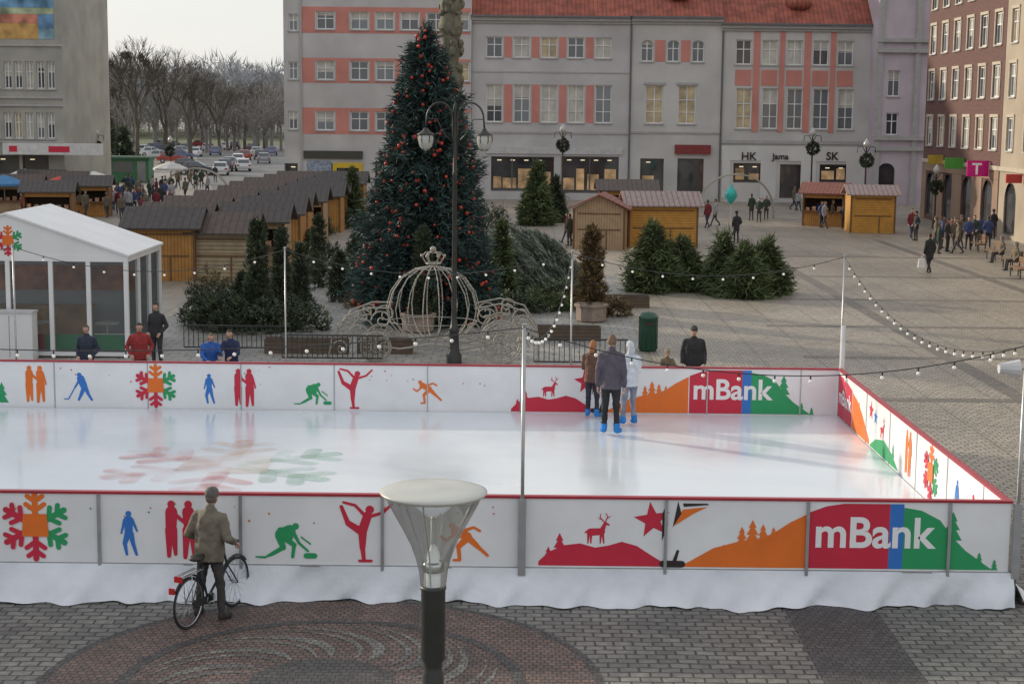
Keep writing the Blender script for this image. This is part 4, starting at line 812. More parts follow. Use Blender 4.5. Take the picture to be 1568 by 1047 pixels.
# ---------------------------------------------------------------- light arches
def arch(name,u0,u1,v,vt):
    a=G(u0,v);b_=G(u1,v); c=(a+b_)/2; w_=(b_-a).length/2; h=PY((u0+u1)/2,vt,c.y).z; o=Obj(name,tuple(c))
    for dy in (-.25,.25): o.part('hoops',m_w).tube([(w_*math.cos(t),dy,h*max(0,math.sin(t))**.8) for t in [math.pi*i/30 for i in range(31)]],.05,5)
    for i in range(31): t_=math.pi*i/30; o.part('rungs',m_w).tube([(w_*math.cos(t_),-.25,h*max(0,math.sin(t_))**.8),(w_*math.cos(t_+.05),.25,h*max(0,math.sin(min(math.pi,t_+.05)))**.8)],.03,4)
    o.build()
arch('illuminated_arch',1070,1182,333,267); arch('illuminated_arch',248,352,306,258)
p=G(1118,345); o=Obj('turquoise_balloon',(p.x,p.y,0)); q=o.part('balloon',M('turquoise_foil',(.03,.45,.42),.3),True); q.lathe([(0,1.3),(.15,1.45),(.42,1.85),(.34,2.2),(.12,2.4),(0,2.7)],(0,0,0),8); o.part('ribbon',cW).tube([(0,0,0),(0.03,0,.8),(0,0,1.3)],.012,4); o.build()
def balllamp(u,v,vt):
    p=G(u,v); h=PY(u,vt,p.y).z; o=Obj('street_lamp_with_flower_balls',(p.x,p.y,0)); o.part('post',m_ci,True).lathe([(.14,0),(.12,.6),(.07,.8),(.05,h)],(0,0,0),10)
    for sg in (-1,1): o.part('arms',m_ci).tube([(0,0,h-.6),(sg*.25,0,h-.1),(sg*.55,0,h-.15),(sg*.6,0,h-.5)],.03,5)
    o.part('lanterns',M('lantern_glass',(.3,.3,.3)),True).lathe([(.0,.45),(.1,.3),(.24,.1),(.16,-.15),(0,-.2)],(0,0,h),10)
    C=[];D=[]
    for i in range(110):
        v_=Vector((random.gauss(0,1),random.gauss(0,1),random.gauss(0,1))).normalized(); C.append(tuple(v_*.38+Vector((0,-.2,h-1.0)))); D.append(tuple(v_))
    blades(o.part('flower_ball',GT[0]),C,D,12,.12,.07,.6); o.build()
balllamp(1240,335,205); balllamp(1322,345,222); balllamp(860,330,200); balllamp(1430,350,262); balllamp(150,300,205); balllamp(262,285,215)
# ---------------------------------------------------------------- buildings
glass=[M('glass_dark',(.06,.07,.085),.08,.2,.3,spec=1),M('glass_grey',(.16,.18,.20),.12,.2,.4,spec=.9),M('glass_curtain_and_reflection',(.52,.50,.44),.4,.2,1.5),M('glass_warm_reflection',(.52,.42,.26),.3,.35,1.2),M('shop_glass',(.05,.05,.055),.05,.6,.5,spec=1)]  # cream and warm tones paint in reflections of lit houses; cream also for curtains
m_fr=M('white_window_frame',(.76,.76,.75),.5,.05); m_sill=M('sill_stone',(.40,.39,.38),.7,.1)
class Fac:
    def __init__(s,o,ox,oy,dx,dy,wall): s.o=o; s.ox=ox;s.oy=oy;s.dx=dx;s.dy=dy;s.nx=dy;s.ny=-dx;s.w=wall
    def P(s,a,z,n=0): return (s.ox+s.dx*a+s.nx*n,s.oy+s.dy*a+s.ny*n,z)
    def bx(s,part,a0,a1,z0,z1,n0,n1):
        V=[s.P(a,z,n) for n in (n0,n1) for a,z in ((a0,z0),(a1,z0),(a1,z1),(a0,z1))]
        part.add(V,[(0,1,2,3),(4,7,6,5),(0,4,5,1),(1,5,6,2),(2,6,7,3),(3,7,4,0)])
    def wall(s,W,z0,z1,ops,depth=.28):
        w=s.o.part('walls',s.w); xs=sorted(set([0,W]+[q for o in ops for q in o[:2]])); zs=sorted(set([z0,z1]+[q for o in ops for q in o[2:4]]))
        for i in range(len(xs)-1):
            for j in range(len(zs)-1):
                a=(xs[i]+xs[i+1])/2;z=(zs[j]+zs[j+1])/2
                if any(o[0]<a<o[1] and o[2]<z<o[3] for o in ops): continue
                w.poly([s.P(xs[i],zs[j]),s.P(xs[i+1],zs[j]),s.P(xs[i+1],zs[j+1]),s.P(xs[i],zs[j+1])])
        fr=s.o.part('window_frames',m_fr); sl=s.o.part('sills',m_sill)
        for o in ops:
            a0,a1,b0,b1,k=o; d=-depth
            for A,B in (((a0,b0),(a1,b0)),((a1,b0),(a1,b1)),((a1,b1),(a0,b1)),((a0,b1),(a0,b0))): w.poly([s.P(*A),s.P(*B),s.P(B[0],B[1],d),s.P(A[0],A[1],d)])
            g=4 if k in('shop','door','shoparch') else random.choice((0,0,0,1,1,2,3))
            if k=='amber': g=3
            s.o.part('glass_%d'%g,glass[g]).poly([s.P(a0,b0,d+.02),s.P(a1,b0,d+.02),s.P(a1,b1,d+.02),s.P(a0,b1,d+.02)])
            if g in(0,1) and random.random()<.6:
                h=(b1-b0)*random.uniform(.2,.6); s.o.part('blinds',glass[2]).poly([s.P(a0,b1-h,d+.03),s.P(a1,b1-h,d+.03),s.P(a1,b1,d+.03),s.P(a0,b1,d+.03)])
            f=.09; n0,n1=d+.035,d+.09
            if k in('shop','door','shoparch'):
                fp=s.o.part('shop_frames',M('shop_frame',(.10,.09,.085),.5)); s.bx(fp,a0,a1,b0,b0+.12,n0,n1); s.bx(fp,a0,a1,b1-.1,b1,n0,n1)
                nn=max(1,int((a1-a0)/1.6)); 
                for i in range(nn+1): a=a0+(a1-a0)*i/nn; s.bx(fp,max(a0,a-.05),min(a1,a+.05),b0+.12,b1-.1,n0,n1)
                if k=='shop':
                    gp_=s.o.part('glowing_shop_display',M('glowing_shop_display',(.42,.27,.14),.6,.95,1.1,emit=.22)); q=a0+.2  # display goods given an amber glow to stand in for a lit interior
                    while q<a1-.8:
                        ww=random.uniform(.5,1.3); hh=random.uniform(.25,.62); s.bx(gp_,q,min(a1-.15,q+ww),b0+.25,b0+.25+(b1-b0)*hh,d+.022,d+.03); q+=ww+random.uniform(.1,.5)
                    lamps=s.o.part('shop_ceiling_lights',M('shop_ceiling_light',(.9,.75,.5),.5,.1,2,emit=.7)); q=a0+.5
                    while q<a1-.4: s.bx(lamps,q,q+.35,b1-.34,b1-.26,d+.022,d+.028); q+=1.1
            else:
                s.bx(fr,a0,a1,b0,b0+f,n0,n1); s.bx(fr,a0,a1,b1-f,b1,n0,n1); s.bx(fr,a0,a0+f,b0+f,b1-f,n0,n1); s.bx(fr,a1-f,a1,b0+f,b1-f,n0,n1)
                am=(a0+a1)/2; s.bx(fr,am-.04,am+.04,b0+f,b1-f,n0,n1); zt_=b0+(b1-b0)*.62; s.bx(fr,a0+f,am-.04,zt_-.035,zt_+.035,n0,n1); s.bx(fr,am+.04,a1-f,zt_-.035,zt_+.035,n0,n1)
                if b1-b0>2.6:
                    zt2=b0+(b1-b0)*.3; s.bx(fr,a0+f,am-.04,zt2-.03,zt2+.03,n0,n1); s.bx(fr,am+.04,a1-f,zt2-.03,zt2+.03,n0,n1)
                s.bx(sl,a0-.08,a1+.08,b0-.09,b0-.003,-.02,.1)
            if k in ('arch','shoparch'):
                r=(a1-a0)/2; am=(a0+a1)/2; rise=min(r,(b1-b0)*.4)
                for sg in (-1,1):
                    pts=[s.P(am+sg*r,b1-rise)]+[s.P(am+sg*r*math.cos(t),b1-rise+rise*math.sin(t),-.002) for t in [math.pi/2*i/8 for i in range(1,9)]]+[s.P(am+sg*r,b1)]
                    w.poly(pts)
    def rest(s,W,z0,z1,D):
        w=s.o.part('walls',s.w); 
        w.poly([s.P(0,z0,0),s.P(0,z1,0),s.P(0,z1,-D),s.P(0,z0,-D)]); w.poly([s.P(W,z0,0),s.P(W,z0,-D),s.P(W,z1,-D),s.P(W,z1,0)]); w.poly([s.P(0,z0,-D),s.P(0,z1,-D),s.P(W,z1,-D),s.P(W,z0,-D)])
    def roof(s,W,z,D,rise,mat,ov=.5):
        r=s.o.part('roof',mat); 
        r.poly([s.P(-.1,z,ov),s.P(W+.1,z,ov),s.P(W+.1,z+rise,-D/2),s.P(-.1,z+rise,-D/2)]); r.poly([s.P(-.1,z,-D-ov),s.P(-.1,z+rise,-D/2),s.P(W+.1,z+rise,-D/2),s.P(W+.1,z,-D-ov)])
        w=s.o.part('walls',s.w)
        for a in (0,W): w.poly([s.P(a,z-.02,0),s.P(a,z+rise-.1,-D/2),s.P(a,z-.02,-D)])
        c=s.o.part('cornice',m_sill); s.bx(c,-.05,W+.05,z-.35,z-.02,.003,ov*.8); s.bx(c,-.05,W+.05,z-.55,z-.353,.003,ov*.4)
        s.bx(s.o.part('gutter',M('zinc',(.14,.14,.15),.5)),-.1,W+.1,z-.08,z+.06,ov,ov+.14)
YB=132.
m_lil=M('lilac_grey_render',(.50,.48,.485),.85,.13,.35); m_grey2=M('pale_grey_render',(.53,.515,.50),.85,.13,.35); m_pink=M('salmon_render',(.56,.23,.19),.85,.12,.6)
m_tile=M('red_roof_tiles',(.30,.085,.055),.8,.35,1.3,stripe=('X',.35,.6)); m_lower=M('white_shopfront_render',(.64,.63,.61),.8,.08,.5)
X=lambda u,v=150:PY(u,v,YB).x
Z=lambda v,u=1000:PY(u,v,YB).z
def rowops(f0,us,wpx,v0,v1,kind='win',uref=None,Yb=YB):
    uref=uref or us[len(us)//2]; z0=PY(uref,v1,Yb).z; z1=PY(uref,v0,Yb).z; hw=wpx/2/FPX*Yb; return [(PY(u,(v0+v1)/2,Yb).x-f0-hw,PY(u,(v0+v1)/2,Yb).x-f0+hw,z0,z1,kind) for u in us]
def between(f,ops,part,z0,z1,n=.02,ends=0):
    for a,b_ in zip(ops[:-1],ops[1:]): f.bx(part,a[1]+.12,b_[0]-.12,z0,z1,.002,n)
xa=X(437); xb=X(722); o=Obj('pink_corner_building'); f=Fac(o,xa,YB-.4,1,0,M('grey_render',(.50,.485,.48),.85,.13,.4)); Wd=xb-xa-.02; zt_=18.5
us=[499,551,590,628,668,705]
ops=rowops(xa,us,27,20,47)+rowops(xa,us,27,95,124)+rowops(xa,us,27,172,201)
lft=rowops(xa,[450],14,95,122)+rowops(xa,[450],14,170,198)+rowops(xa,[450],14,22,48)+rowops(xa,[447],20,250,285,'shop')
shops=rowops(xa,[532],48,250,296,'shop')+rowops(xa,[600,660],50,248,296,'shop')
f.wall(Wd,0,zt_,ops+lft+shops); f.rest(Wd,0,zt_,14); f.roof(Wd,zt_,14,5,m_tile)
pk=o.part('salmon_bands',m_pink)
for v0,v1 in ((12,52),(90,128),(166,206)):
    z0,z1=Z(v1,570),Z(v0,570); row=sorted([q for q in ops if q[2]>z0-.3 and q[3]<z1+.3])
    between(f,row,pk,z0,z1); f.bx(pk,X(463)-xa,row[0][0]-.12,z0,z1,.002,.02)
    for q in row: 
        if q[2]-.1>z0: f.bx(pk,q[0]-.12,q[1]+.12,z0,q[2]-.1,.002,.019)
        if z1>q[3]+.02: f.bx(pk,q[0]-.12,q[1]+.12,q[3]+.02,z1,.002,.019)
m_yel=M('yellow_paint',(.62,.42,.03),.5)
f.bx(o.part('shop_sign',M('dark_fascia',(.05,.05,.04),.5)),X(466)-xa,X(556)-xa,Z(243,510),Z(231,510),.003,.2)
f.bx(o.part('yellow_shop_front',m_yel),X(510)-xa,X(516)-xa,0.1,Z(250,530),.003,.15); f.bx(o.part('yellow_shop_front',m_yel),X(516)-xa,X(556)-xa,Z(257,530),Z(249,530),.003,.15); f.bx(o.part('yellow_shop_front',m_yel),X(550)-xa,X(556)-xa,0.1,Z(257,530)-.01,.003,.15)
f.bx(o.part('mosaic_wall',M('mosaic_blue',(.25,.30,.38),.6,.5,6)),X(470)-xa,X(508)-xa,0.1,Z(246,490),.003,.03)
f.bx(o.part('corner_pilaster',m_sill),X(461)-xa,X(464)-xa,0,zt_-.6,.003,.12); o.build()
def facadeB():
    xa=X(722);xb=X(964);o=Obj('lilac_townhouse');f=Fac(o,xa,YB,1,0,m_lil);W=xb-xa-.02; zt=Z(26,850)
    us=[757,799,841,882,924]; r1=rowops(xa,us,25,57,89); r2=rowops(xa,us,25,130,188); sh=rowops(xa,[800],96,240,293,'shop')+rowops(xa,[903],88,240,296,'shop')
    f.wall(W,0,zt,r1+r2+sh); f.rest(W,0,zt,14); f.roof(W,zt,14,6,m_tile); pk=o.part('salmon_panels',m_pink)
    between(f,r1,pk,r1[0][2],r1[0][3]); between(f,r2,pk,r2[0][2],r2[0][3]); 
    c=o.part('string_course',m_sill); f.bx(c,0,W,Z(205,841),Z(202,841),.003,.08); f.bx(c,0,W,Z(112,841),Z(110,841),.003,.05)
    f.bx(o.part('shop_fascia',M('fascia_grey',(.5,.5,.5),.6)),X(745)-xa,X(955)-xa,Z(236,841),Z(226,841),.003,.12)
    f.bx(o.part('downpipe',M('zinc_pipe',(.13,.13,.14),.5)),-.12,.0,0,zt-.6,.003,.14); o.build()
facadeB()
def facadeC():
    xa=X(964);xb=X(1104);o=Obj('grey_townhouse');f=Fac(o,xa,YB,1,0,m_grey2);W=xb-xa-.02; zt=Z(27,1030)
    r1=rowops(xa,[991,1031,1069],19,62,95,'arch'); r2=rowops(xa,[1002,1052],27,131,190,'amber'); sh=rowops(xa,[998],36,243,300,'shop')+rowops(xa,[1057],40,243,300,'door')
    f.wall(W,0,zt,r1+r2+sh); f.rest(W,0,zt,14); f.roof(W,zt,14,6,m_tile)
    c=o.part('string_course',m_sill); f.bx(c,0,W,Z(205,1030),Z(202,1030),.003,.08)
    for a in r2: f.bx(c,a[0]-.15,a[1]+.15,a[3]+.02,a[3]+.22,.003,.1)
    pk=o.part('salmon_panels',m_pink); between(f,r1,pk,r1[0][2],r1[0][3])
    f.bx(o.part('red_sign',M('sign_dark_red',(.22,.03,.03),.5)),X(1035)-xa,X(1090)-xa,Z(236,1060),Z(222,1060),.05,.3)
    f.bx(o.part('downpipe',M('zinc_pipe',(.13,.13,.14),.5)),.0,.12,0,zt-.6,.003,.14)
    r=o.part('eyebrow_dormer',m_tile,True); r.sphere((xa+4,YB+2.5,zt+2),(1.4,2.0,.8),14,8); o.part('dormer_window',cK).box(xa+3.4,xa+4.6,YB+.75,YB+1.2,zt+1.5,zt+1.9)
    o.build()
facadeC()
def facadeD():
    xa=X(1104);xb=X(1338);o=Obj('grey_and_salmon_townhouse');f=Fac(o,xa,YB,1,0,m_grey2);W=xb-xa-.02; zt=Z(38,1220)
    us=[1139,1179,1217,1257,1295]; r1=rowops(xa,us,24,62,100); r2=rowops(xa,us,24,136,198)
    sh=rowops(xa,[1144],42,250,280,'shop')+rowops(xa,[1211],34,252,304,'door')+rowops(xa,[1276],42,252,280,'shop')
    f.wall(W,0,zt,r1+r2+sh); f.rest(W,0,zt,14); f.roof(W,zt,14,6.5,m_tile); pk=o.part('salmon_strips',m_pink)
    for a,b_ in zip(r1[:-1],r1[1:]): f.bx(pk,a[1]+.15,b_[0]-.15,Z(203,1220),Z(46,1220),.002,.06)
    for q in r1: f.bx(pk,q[0],q[1],Z(132,1220),Z(108,1220),.002,.04)
    f.bx(o.part('white_ground_floor_trim',m_lower),.15,W-.15,Z(247,1220),Z(224,1220),.003,.05)
    for u0,u1 in ((1108,1121),(1168,1192),(1230,1253),(1300,1330)): f.bx(o.part('white_ground_floor_trim',m_lower),X(u0)-xa,X(u1)-xa,.3,Z(247,1220)-.005,.003,.05)
    c=o.part('string_course',m_sill); f.bx(c,0,W,Z(221,1220),Z(216,1220),.003,.12)
    for tx,u,v,sz in (('HK',1142,245,.9),('Jama',1190,244,.7),('SK',1272,245,.9)):
        me=textmesh(tx,sz,.01,.03); pz=PY(u,v,YB); 
        for v_ in me.vertices: v_.co=Vector((pz.x+v_.co.x-.4,YB-.1-v_.co.z,pz.z+v_.co.y))
        me.materials.append(cK); o.extra.append(('shop_lettering',me,None))
    f.bx(o.part('downpipe',M('zinc_pipe',(.13,.13,.14),.5)),.0,.12,0,zt-.6,.003,.14)
    r=o.part('eyebrow_dormer',m_tile,True); 
    for dx in (6.3,): r.sphere((xa+dx,YB+2.2,zt+1.7),(1.2,2.0,.75),14,8); o.part('dormer_window',cK).box(xa+dx-.5,xa+dx+.5,YB+.55,YB+1.,zt+1.3,zt+1.65)
    o.build()
facadeD()
# lilac tower house in the corner
YE=129.5; xa=PY(1341,150,YE).x; xb=xa+6.5; o=Obj('lilac_corner_house'); f=Fac(o,xa,YE,1,0,M('lilac_render',(.52,.45,.50),.85,.12,.5)); W=xb-xa
XE=lambda u,v:PY(u,v,YE).x-xa
e0=[(XE(1369,125)-.5,XE(1369,125)+.5,PY(1368,148,YE).z,PY(1368,108,YE).z,'win'),(XE(1366,190)-.5,XE(1366,190)+.5,PY(1365,207,YE).z,PY(1365,173,YE).z,'win'),(XE(1357,260)-.7,XE(1357,260)+.7,.2,PY(1355,250,YE).z,'shoparch')]
zt=17.2; f.wall(W,0,zt,e0); f.rest(W,0,zt,12); c=o.part('cornices',m_sill)
for v in (62,78,212,228): f.bx(c,-.1,W+.1,PY(1370,v+3,YE).z,PY(1370,v-3,YE).z,.003,.3)
f.bx(c,0,.45,0,zt-.5,.003,.16); f.bx(c,3.0,3.4,0,zt-.5,.003,.16); rr=o.part('roof',m_tile); rr.poly([(xa-.3,YE-.4,zt),(xb+.2,YE-.4,zt),((xa+xb)/2+.8,YE+4,zt+5)]); rr.poly([(xb+.2,YE-.4,zt),(xb+.2,YE+12,zt),((xa+xb)/2+.8,YE+4,zt+5)]); rr.poly([(xa-.3,YE-.4,zt),((xa+xb)/2+.8,YE+4,zt+5),(xa-.3,YE+12,zt)])
o.build()
# right side of the square
XRW=28.75
mbr=bpy.data.materials.new('brown_brick'); mbr.use_nodes=True; MC['brown_brick']=mbr
t=mbr.node_tree; b=t.nodes['Principled BSDF']; tc=t.nodes.new('ShaderNodeTexCoord'); br=t.nodes.new('ShaderNodeTexBrick')
sx=t.nodes.new('ShaderNodeSeparateXYZ'); cx2=t.nodes.new('ShaderNodeCombineXYZ'); t.links.new(tc.outputs['Object'],sx.inputs[0]); t.links.new(sx.outputs['Y'],cx2.inputs['X']); t.links.new(sx.outputs['Z'],cx2.inputs['Y']); t.links.new(cx2.outputs[0],br.inputs['Vector'])
br.inputs['Scale'].default_value=1; br.inputs['Brick Width'].default_value=.26; br.inputs['Row Height'].default_value=.08; br.inputs['Mortar Size'].default_value=.008
br.inputs['Color1'].default_value=(.15,.058,.047,1); br.inputs['Color2'].default_value=(.10,.042,.038,1); br.inputs['Mortar'].default_value=(.13,.105,.095,1); t.links.new(br.outputs[0],b.inputs['Base Color']); b.inputs['Roughness'].default_value=.85
def side(name,y_far,y_near,wall,n,zt,win):
    o=Obj(name); f=Fac(o,XRW,y_far,0,-1,wall); W=y_far-y_near-.02; ops=[]
    for zc in (5.4,8.5,11.6,14.6 if zt>16 else 99):
        if zc>zt: continue
        for i in range(n): a=W*(i+.5)/n; ops.append((a-win/2,a+win/2,zc-.3,zc+1.6,'win'))
    m_=max(2,int(W/4.2))
    for i in range(m_): a=W*(i+.5)/m_; ops.append((a-1.1,a+1.1,.25,3.3,'shoparch'))
    f.wall(W,0,zt,ops,.16); f.rest(W,0,zt,14); f.roof(W,zt,14,5,m_tile); c=o.part('string_course',M('cream_trim',(.48,.42,.34),.8)); f.bx(c,0,W,3.9,4.15,.003,.12)
    for q in ops:
        if q[4]=='win':
            for a in (q[0]-.14,q[1]+.002): f.bx(c,a,a+.138,q[2]-.05,q[3]+.02,.003,.06)
            f.bx(c,q[0]-.14,q[1]+.14,q[3]+.022,q[3]+.2,.003,.08)
    return o,f,W
o,f,W=side('brown_brick_building',113.6,95.6,mbr,6,16.6,1.4)
lowc=o.part('rendered_ground_floor',M('tan_render',(.28,.19,.14),.85,.1,.6))
m_=max(2,int(W/4.2)); f.bx(lowc,0,W,3.35,3.88,.003,.05)
for i in range(m_+1):
    a0=max(0,W*(i-.5)/m_+1.15); a1=min(W,W*(i+.5)/m_-1.15); f.bx(lowc,a0,a1,0,3.34,.003,.05)
o.build()
o,f,W=side('beige_building',95.55,60,M('beige_render',(.38,.32,.25),.85,.12,.5),11,17.5,1.2); o.build()
o,f,W=side('ochre_building',59.9,20,M('ochre_render',(.42,.34,.22),.85,.08,.5),12,16.,1.2); o.build()
def sign(y,z,w_,h_,col_,txt=None,proj=.9):
    o=Obj('shop_sign',(XRW,y,z)); o.part('panel',M('sign_%d_%d'%(col_[0]*99,col_[1]*99),col_,.4)).box(-proj-w_,-proj,-.06,.06,-h_/2,h_/2); o.part('bracket',m_ci).box(-proj,-.0,-.02,.02,h_/2-.08,h_/2-.04)
    if txt:
        me=textmesh(txt,h_,.02)
        for v_ in me.vertices: v_.co=Vector((-proj-w_*.78+v_.co.x,-.066,v_.co.y-h_*.36))
        me.materials.append(cW); o.extra.append(('letter',me,None))
    o.build()
sign(97.5,3.95,1.3,.95,(.62,.0,.22),'T',.1); sign(103,4.1,1.2,.7,(.08,.35,.05),None,.1); sign(108,4.2,1.0,.6,(.5,.35,.05),None,.1); sign(91,3.6,.9,.5,(.5,.04,.04),None,.1)
# left building
YH=121.; xb=PY(96,150,YH).x; xa=xb-30; o=Obj('grey_apartment_block',(0,0,0)); f=Fac(o,xa,YH,1,0,M('greybeige_render',(.34,.335,.30),.85,.15,.5)); W=30
us=[-60,-42,-24,-6,12,28,45,62,78]; ops=[]
for v0,v1 in ((94,136),(172,212)): ops+=[q for q in rowops(xa,us,12,v0,v1,'win',28,YH) if q[0]>0]
shp=rowops(xa,[55,10,-40],40,238,285,'shop',28,YH); f.wall(W,0,18.5,ops+shp); f.rest(W,0,18.5,14)
f.bx(o.part('parapet',m_sill),-.2,W+.2,18.5,18.8,-14,.3)
Zh=lambda v:PY(45,v,YH).z; Xh=lambda u:PY(u,100,YH).x-xa
k=0
for cc,u0,u1,v0,v1 in (((.14,.30,.48),-60,84,-5,12),((.34,.40,.26),-60,84,12.3,22),((.52,.20,.14),-60,60,22.3,36),((.14,.28,.48),60.3,84,22.3,44),((.50,.30,.10),-60,60,36.3,60),((.2,.34,.42),60.3,84,44.3,60)):
    k+=1; f.bx(o.part('mural_field_%d'%k,M('mural_paint_%d'%k,cc,.7,.6,.9)),Xh(u0),Xh(u1),Zh(v1),Zh(v0),.003,.03)
c=o.part('bands',m_sill); 
for v in (68,148,160,216): f.bx(c,0,W+.1,Zh(v+3),Zh(v),.003,.15)
f.bx(o.part('white_fascia',M('white_fascia',(.62,.62,.62),.5)),Xh(10),W+3.,Zh(236),Zh(219),.3,1.6); f.bx(o.part('fascia_text',cR),Xh(20),Xh(32),Zh(232),Zh(223),1.6,1.62); f.bx(o.part('fascia_text',cR),Xh(80),Xh(112),Zh(232),Zh(223),1.6,1.62)
o.build()
p=G(198,280); o=Obj('green_kiosk',(p.x,p.y,0)); o.part('walls',M('kiosk_green',(.03,.14,.07),.5,.2,2)).box(-1.9,1.9,0,2.2,0,2.3); o.part('roof',M('kiosk_roof',(.05,.12,.08),.5)).box(-2.1,2.1,-.3,2.5,2.3,2.5); o.part('window',glass[0]).box(-1.5,.4,-.02,0,1.0,2.0); o.part('door',glass[1]).box(.8,1.6,-.02,0,.1,2.05); o.build()
def leftrow():
    o=Obj('townhouse_row'); f=Fac(o,-52,8,0,1,M('cream_render',(.45,.40,.30),.85,.08,.5)); ops=[]
    for zc in (5.2,8.4,11.6):
        for i in range(19): a=2+i*4.3; ops.append((a-.6,a+.6,zc-.2,zc+1.6,'win'))
    f.wall(85,0,14,ops); f.rest(85,0,14,12); f.roof(85,14,12,4.5,m_tile); o.build()
leftrow()
# ---------------------------------------------------------------- cars
def carmesh(col_):
    o=Obj('parked_car'); bdp=o.part('body',M('car_%d_%d_%d'%tuple(int(c*99) for c in col_),col_,.3,.03,spec=.8),True); gp_=o.part('windows',glass[0]); ty=o.part('wheels',M('rubber',(.02,.02,.02))); 
    side_=[(-2.1,.35),(-2.15,.6),(-2.05,.85),(-1.75,.93),(1.0,.95),(1.75,.82),(2.1,.65),(2.12,.35)]; roof_=[(-1.75,.93),(-1.35,1.40),(-.9,1.46),(.1,1.45),(.95,.96)]
    for prof_,hw0,hw1 in ((side_,.84,.84),(roof_,.80,.62)):
        n=len(prof_); V=[]
        for sg in (-1,1):
            for x,z in prof_: tt=0 if prof_ is side_ else max(0,(z-.93)/.5); V.append((x,sg*(hw0*(1-tt)+hw1*tt),z))
        F=[tuple(range(n)),tuple(reversed(range(n,2*n)))]+[(i,(i+1)%n,n+(i+1)%n,n+i) for i in range(n)]; bdp.add(V,[tuple(reversed(q)) for q in F])
    bdp.smooth=False
    for sg in (-1,1):
        yy=lambda z:sg*(.80-.36*(z-.93)+.012)
        gp_.poly([(-1.5,yy(.98),.98),(-.35,yy(.98),.98),(-.35,yy(1.38),1.38),(-1.2,yy(1.36),1.36)]); gp_.poly([(-.28,yy(.98),.98),(.75,yy(.98),.98),(.12,yy(1.38),1.38),(-.28,yy(1.38),1.38)])
        for x in (-1.35,1.3): ty.lathe([(0,-.1),(.26,-.1),(.32,-.08),(.32,.08),(.26,.1),(0,.1)],(x,sg*.78,.32),16,'y'); o.part('hubcaps',M('hub',(.4,.4,.42),.3)).lathe([(0,.0),(.18,.0)],(x,sg*.885,.32),12,'y')
        o.part('headlights',M('headlamp',(.7,.7,.68),.1)).box(2.05,2.125,sg*.6-.15,sg*.6+.15,.6,.72); o.part('tail_lights',M('tail',(.4,.02,.02),.2)).box(-2.16,-2.08,sg*.65-.12,sg*.65+.12,.65,.82)
    gp_.poly([(-1.73,-.66,.98),(-1.73,.66,.98),(-1.41,.6,1.36),(-1.41,-.6,1.36)]); gp_.poly([(.93,-.68,1.0),(.22,-.58,1.4),(.22,.58,1.4),(.93,.68,1.0)])
    return o
cars=[None]*6
cols=[(.55,.56,.58),(.06,.07,.09),(.35,.04,.03),(.75,.75,.76),(.12,.16,.28),(.25,.26,.27)]
def car(u,v,rot,i):
    p=G(u,v)
    if cars[i] is None: o=carmesh(cols[i]); o.loc=(p.x,p.y,0); o.rot=rot; o.build(); cars[i]=o
    else: cars[i].copy((p.x,p.y,0),rot)
for k,(u,v,r,i) in enumerate([(345,262,100,1),(352,258,100,5),(338,268,98,0),(365,252,100,3),(372,262,102,0),(290,262,10,1),(302,268,5,1),(265,250,15,2),(248,246,15,0),(235,240,12,3),(258,236,10,1),(276,244,12,4),(282,238,10,0),(290,233,10,5),(240,232,8,4),(225,236,10,3),(300,240,98,3),(404,250,100,5),(398,244,100,1),(392,239,100,0),(416,238,100,4),(385,233,98,1),(330,238,98,4),(318,232,95,0),(345,230,98,3),(268,228,5,1),(250,226,5,5),(310,226,5,2),(360,228,96,1),(375,245,100,2)]): car(u,v,R(r+random.uniform(-3,3)),i)
# ---------------------------------------------------------------- bare trees
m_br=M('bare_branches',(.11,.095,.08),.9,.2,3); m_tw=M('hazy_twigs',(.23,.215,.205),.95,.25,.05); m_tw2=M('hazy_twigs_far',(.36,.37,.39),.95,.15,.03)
def baretree(depth=6,seed=1,spread=.5,up=.16):
    random.seed(seed); o=Obj('bare_tree'); p=o.part('limbs',m_br)
    def g(a,d,L,r,k):
        mid=a+d*L*.5+Vector((random.uniform(-1,1),random.uniform(-1,1),0))*L*.08; b_=a+d*L
        p.tube([a,mid,b_],[r,r*.85,r*.68],7 if k>4 else (5 if k>2 else 3),False)
        if k==0: return
        for i in range(3 if k>1 else 4):
            ax=Vector((random.gauss(0,1),random.gauss(0,1),random.gauss(0,.35))); nd=(d+ax.normalized()*spread*random.uniform(.6,1.5)); nd.z+=up; g(b_ if i else mid.lerp(b_,.6),nd.normalized(),L*random.uniform(.66,.9),r*random.uniform(.52,.7),k-1)
    g(Vector((0,0,0)),Vector((0,0,1)),3.4,.36,depth); return o
def hgt(o): return max(v[2] for p in o.parts.values() for v in p.v)
t1=baretree(6,3); h1=hgt(t1); pos=G(212,240); ht_=PY(212,55,pos.y).z; t1.loc=(pos.x,pos.y,0); t1.scale=ht_/h1; t1.build()
rng_pts=[v for v in t1.parts['limbs'].v if v[2]>h1*.62]
ms=Obj('mistletoe_clumps',(pos.x,pos.y,0)); mq=ms.part('leaves',M('mistletoe',(.09,.09,.05),.9,.3,3))
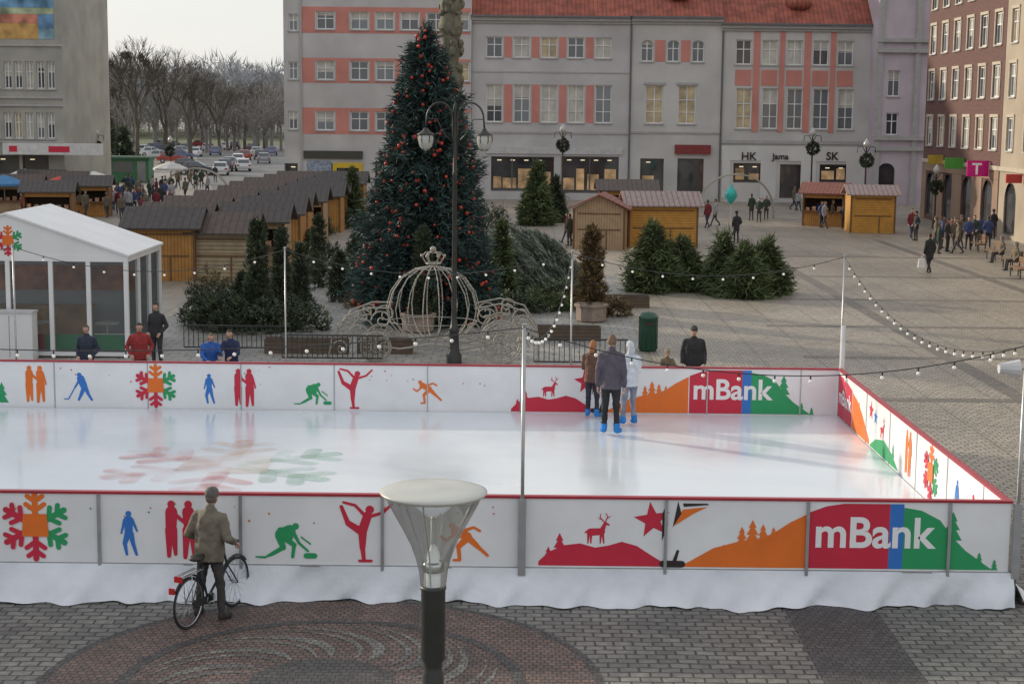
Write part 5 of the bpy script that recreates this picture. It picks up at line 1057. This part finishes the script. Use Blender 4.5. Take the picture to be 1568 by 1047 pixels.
for j in range(6):
    q=Vector(random.choice(rng_pts))*t1.scale; C=[];D=[]
    for i in range(50): v_=Vector((random.gauss(0,1),random.gauss(0,1),random.gauss(0,1))).normalized(); C.append(tuple(q+v_*.35)); D.append(tuple(v_))
    blades(mq,C,D,8,.3,.12,.5)
ms.build()
t2=baretree(6,11,.6); h2=hgt(t2); q=G(292,244); t2.loc=(q.x,q.y,0); t2.rot=1; t2.scale=PY(292,92,q.y).z/h2; t2.build()
for u,v,vt,r,k in ((120,242,110,2,2),(335,236,118,3,1),(255,232,72,.5,1),(375,230,122,1.5,2),(145,232,100,4,1),(98,238,85,5,1),(405,228,120,.3,2),(310,226,105,2.2,1),(180,230,95,1.1,2)):
    q=G(u,v); s_=PY(u,vt,q.y).z/(h1 if k==1 else h2); (t1 if k==1 else t2).copy((q.x,q.y,0),r,s_,name='bare_tree')
random.seed(5)
def treeline(name,mat,Y0,Y1,x0,x1,n,hmin,hmax,L,W,per):
    p=Part(mat); C=[];D=[]
    for i in range(n):
        y=random.uniform(Y0,Y1); x=random.uniform(x0,x1)*y/Y0; h=random.uniform(hmin,hmax); cr=h*random.uniform(.25,.36)
        p.tube([(x,y,0),(x+random.uniform(-.3,.3),y,h*.7)],[.3,.1],5,False)
        for k in range(5): a=random.uniform(0,6.28); p.tube([(x,y,h*.3),(x+cr*.7*math.cos(a),y+cr*.7*math.sin(a),h*random.uniform(.6,.9))],[.13,.04],3,False)
        for k in range(per):
            v_=Vector((random.gauss(0,1),random.gauss(0,1),random.gauss(0,1))).normalized()*random.random()**.4; C.append((x+v_.x*cr,y+v_.y*cr,h*.62+v_.z*h*.40)); D.append((v_.x*.6,v_.y*.6,v_.z*.5+.6))
    blades(p,C,D,9,L,W,.5); o=bpy.data.objects.new(name,p.mesh(name)); sc.collection.objects.link(o)
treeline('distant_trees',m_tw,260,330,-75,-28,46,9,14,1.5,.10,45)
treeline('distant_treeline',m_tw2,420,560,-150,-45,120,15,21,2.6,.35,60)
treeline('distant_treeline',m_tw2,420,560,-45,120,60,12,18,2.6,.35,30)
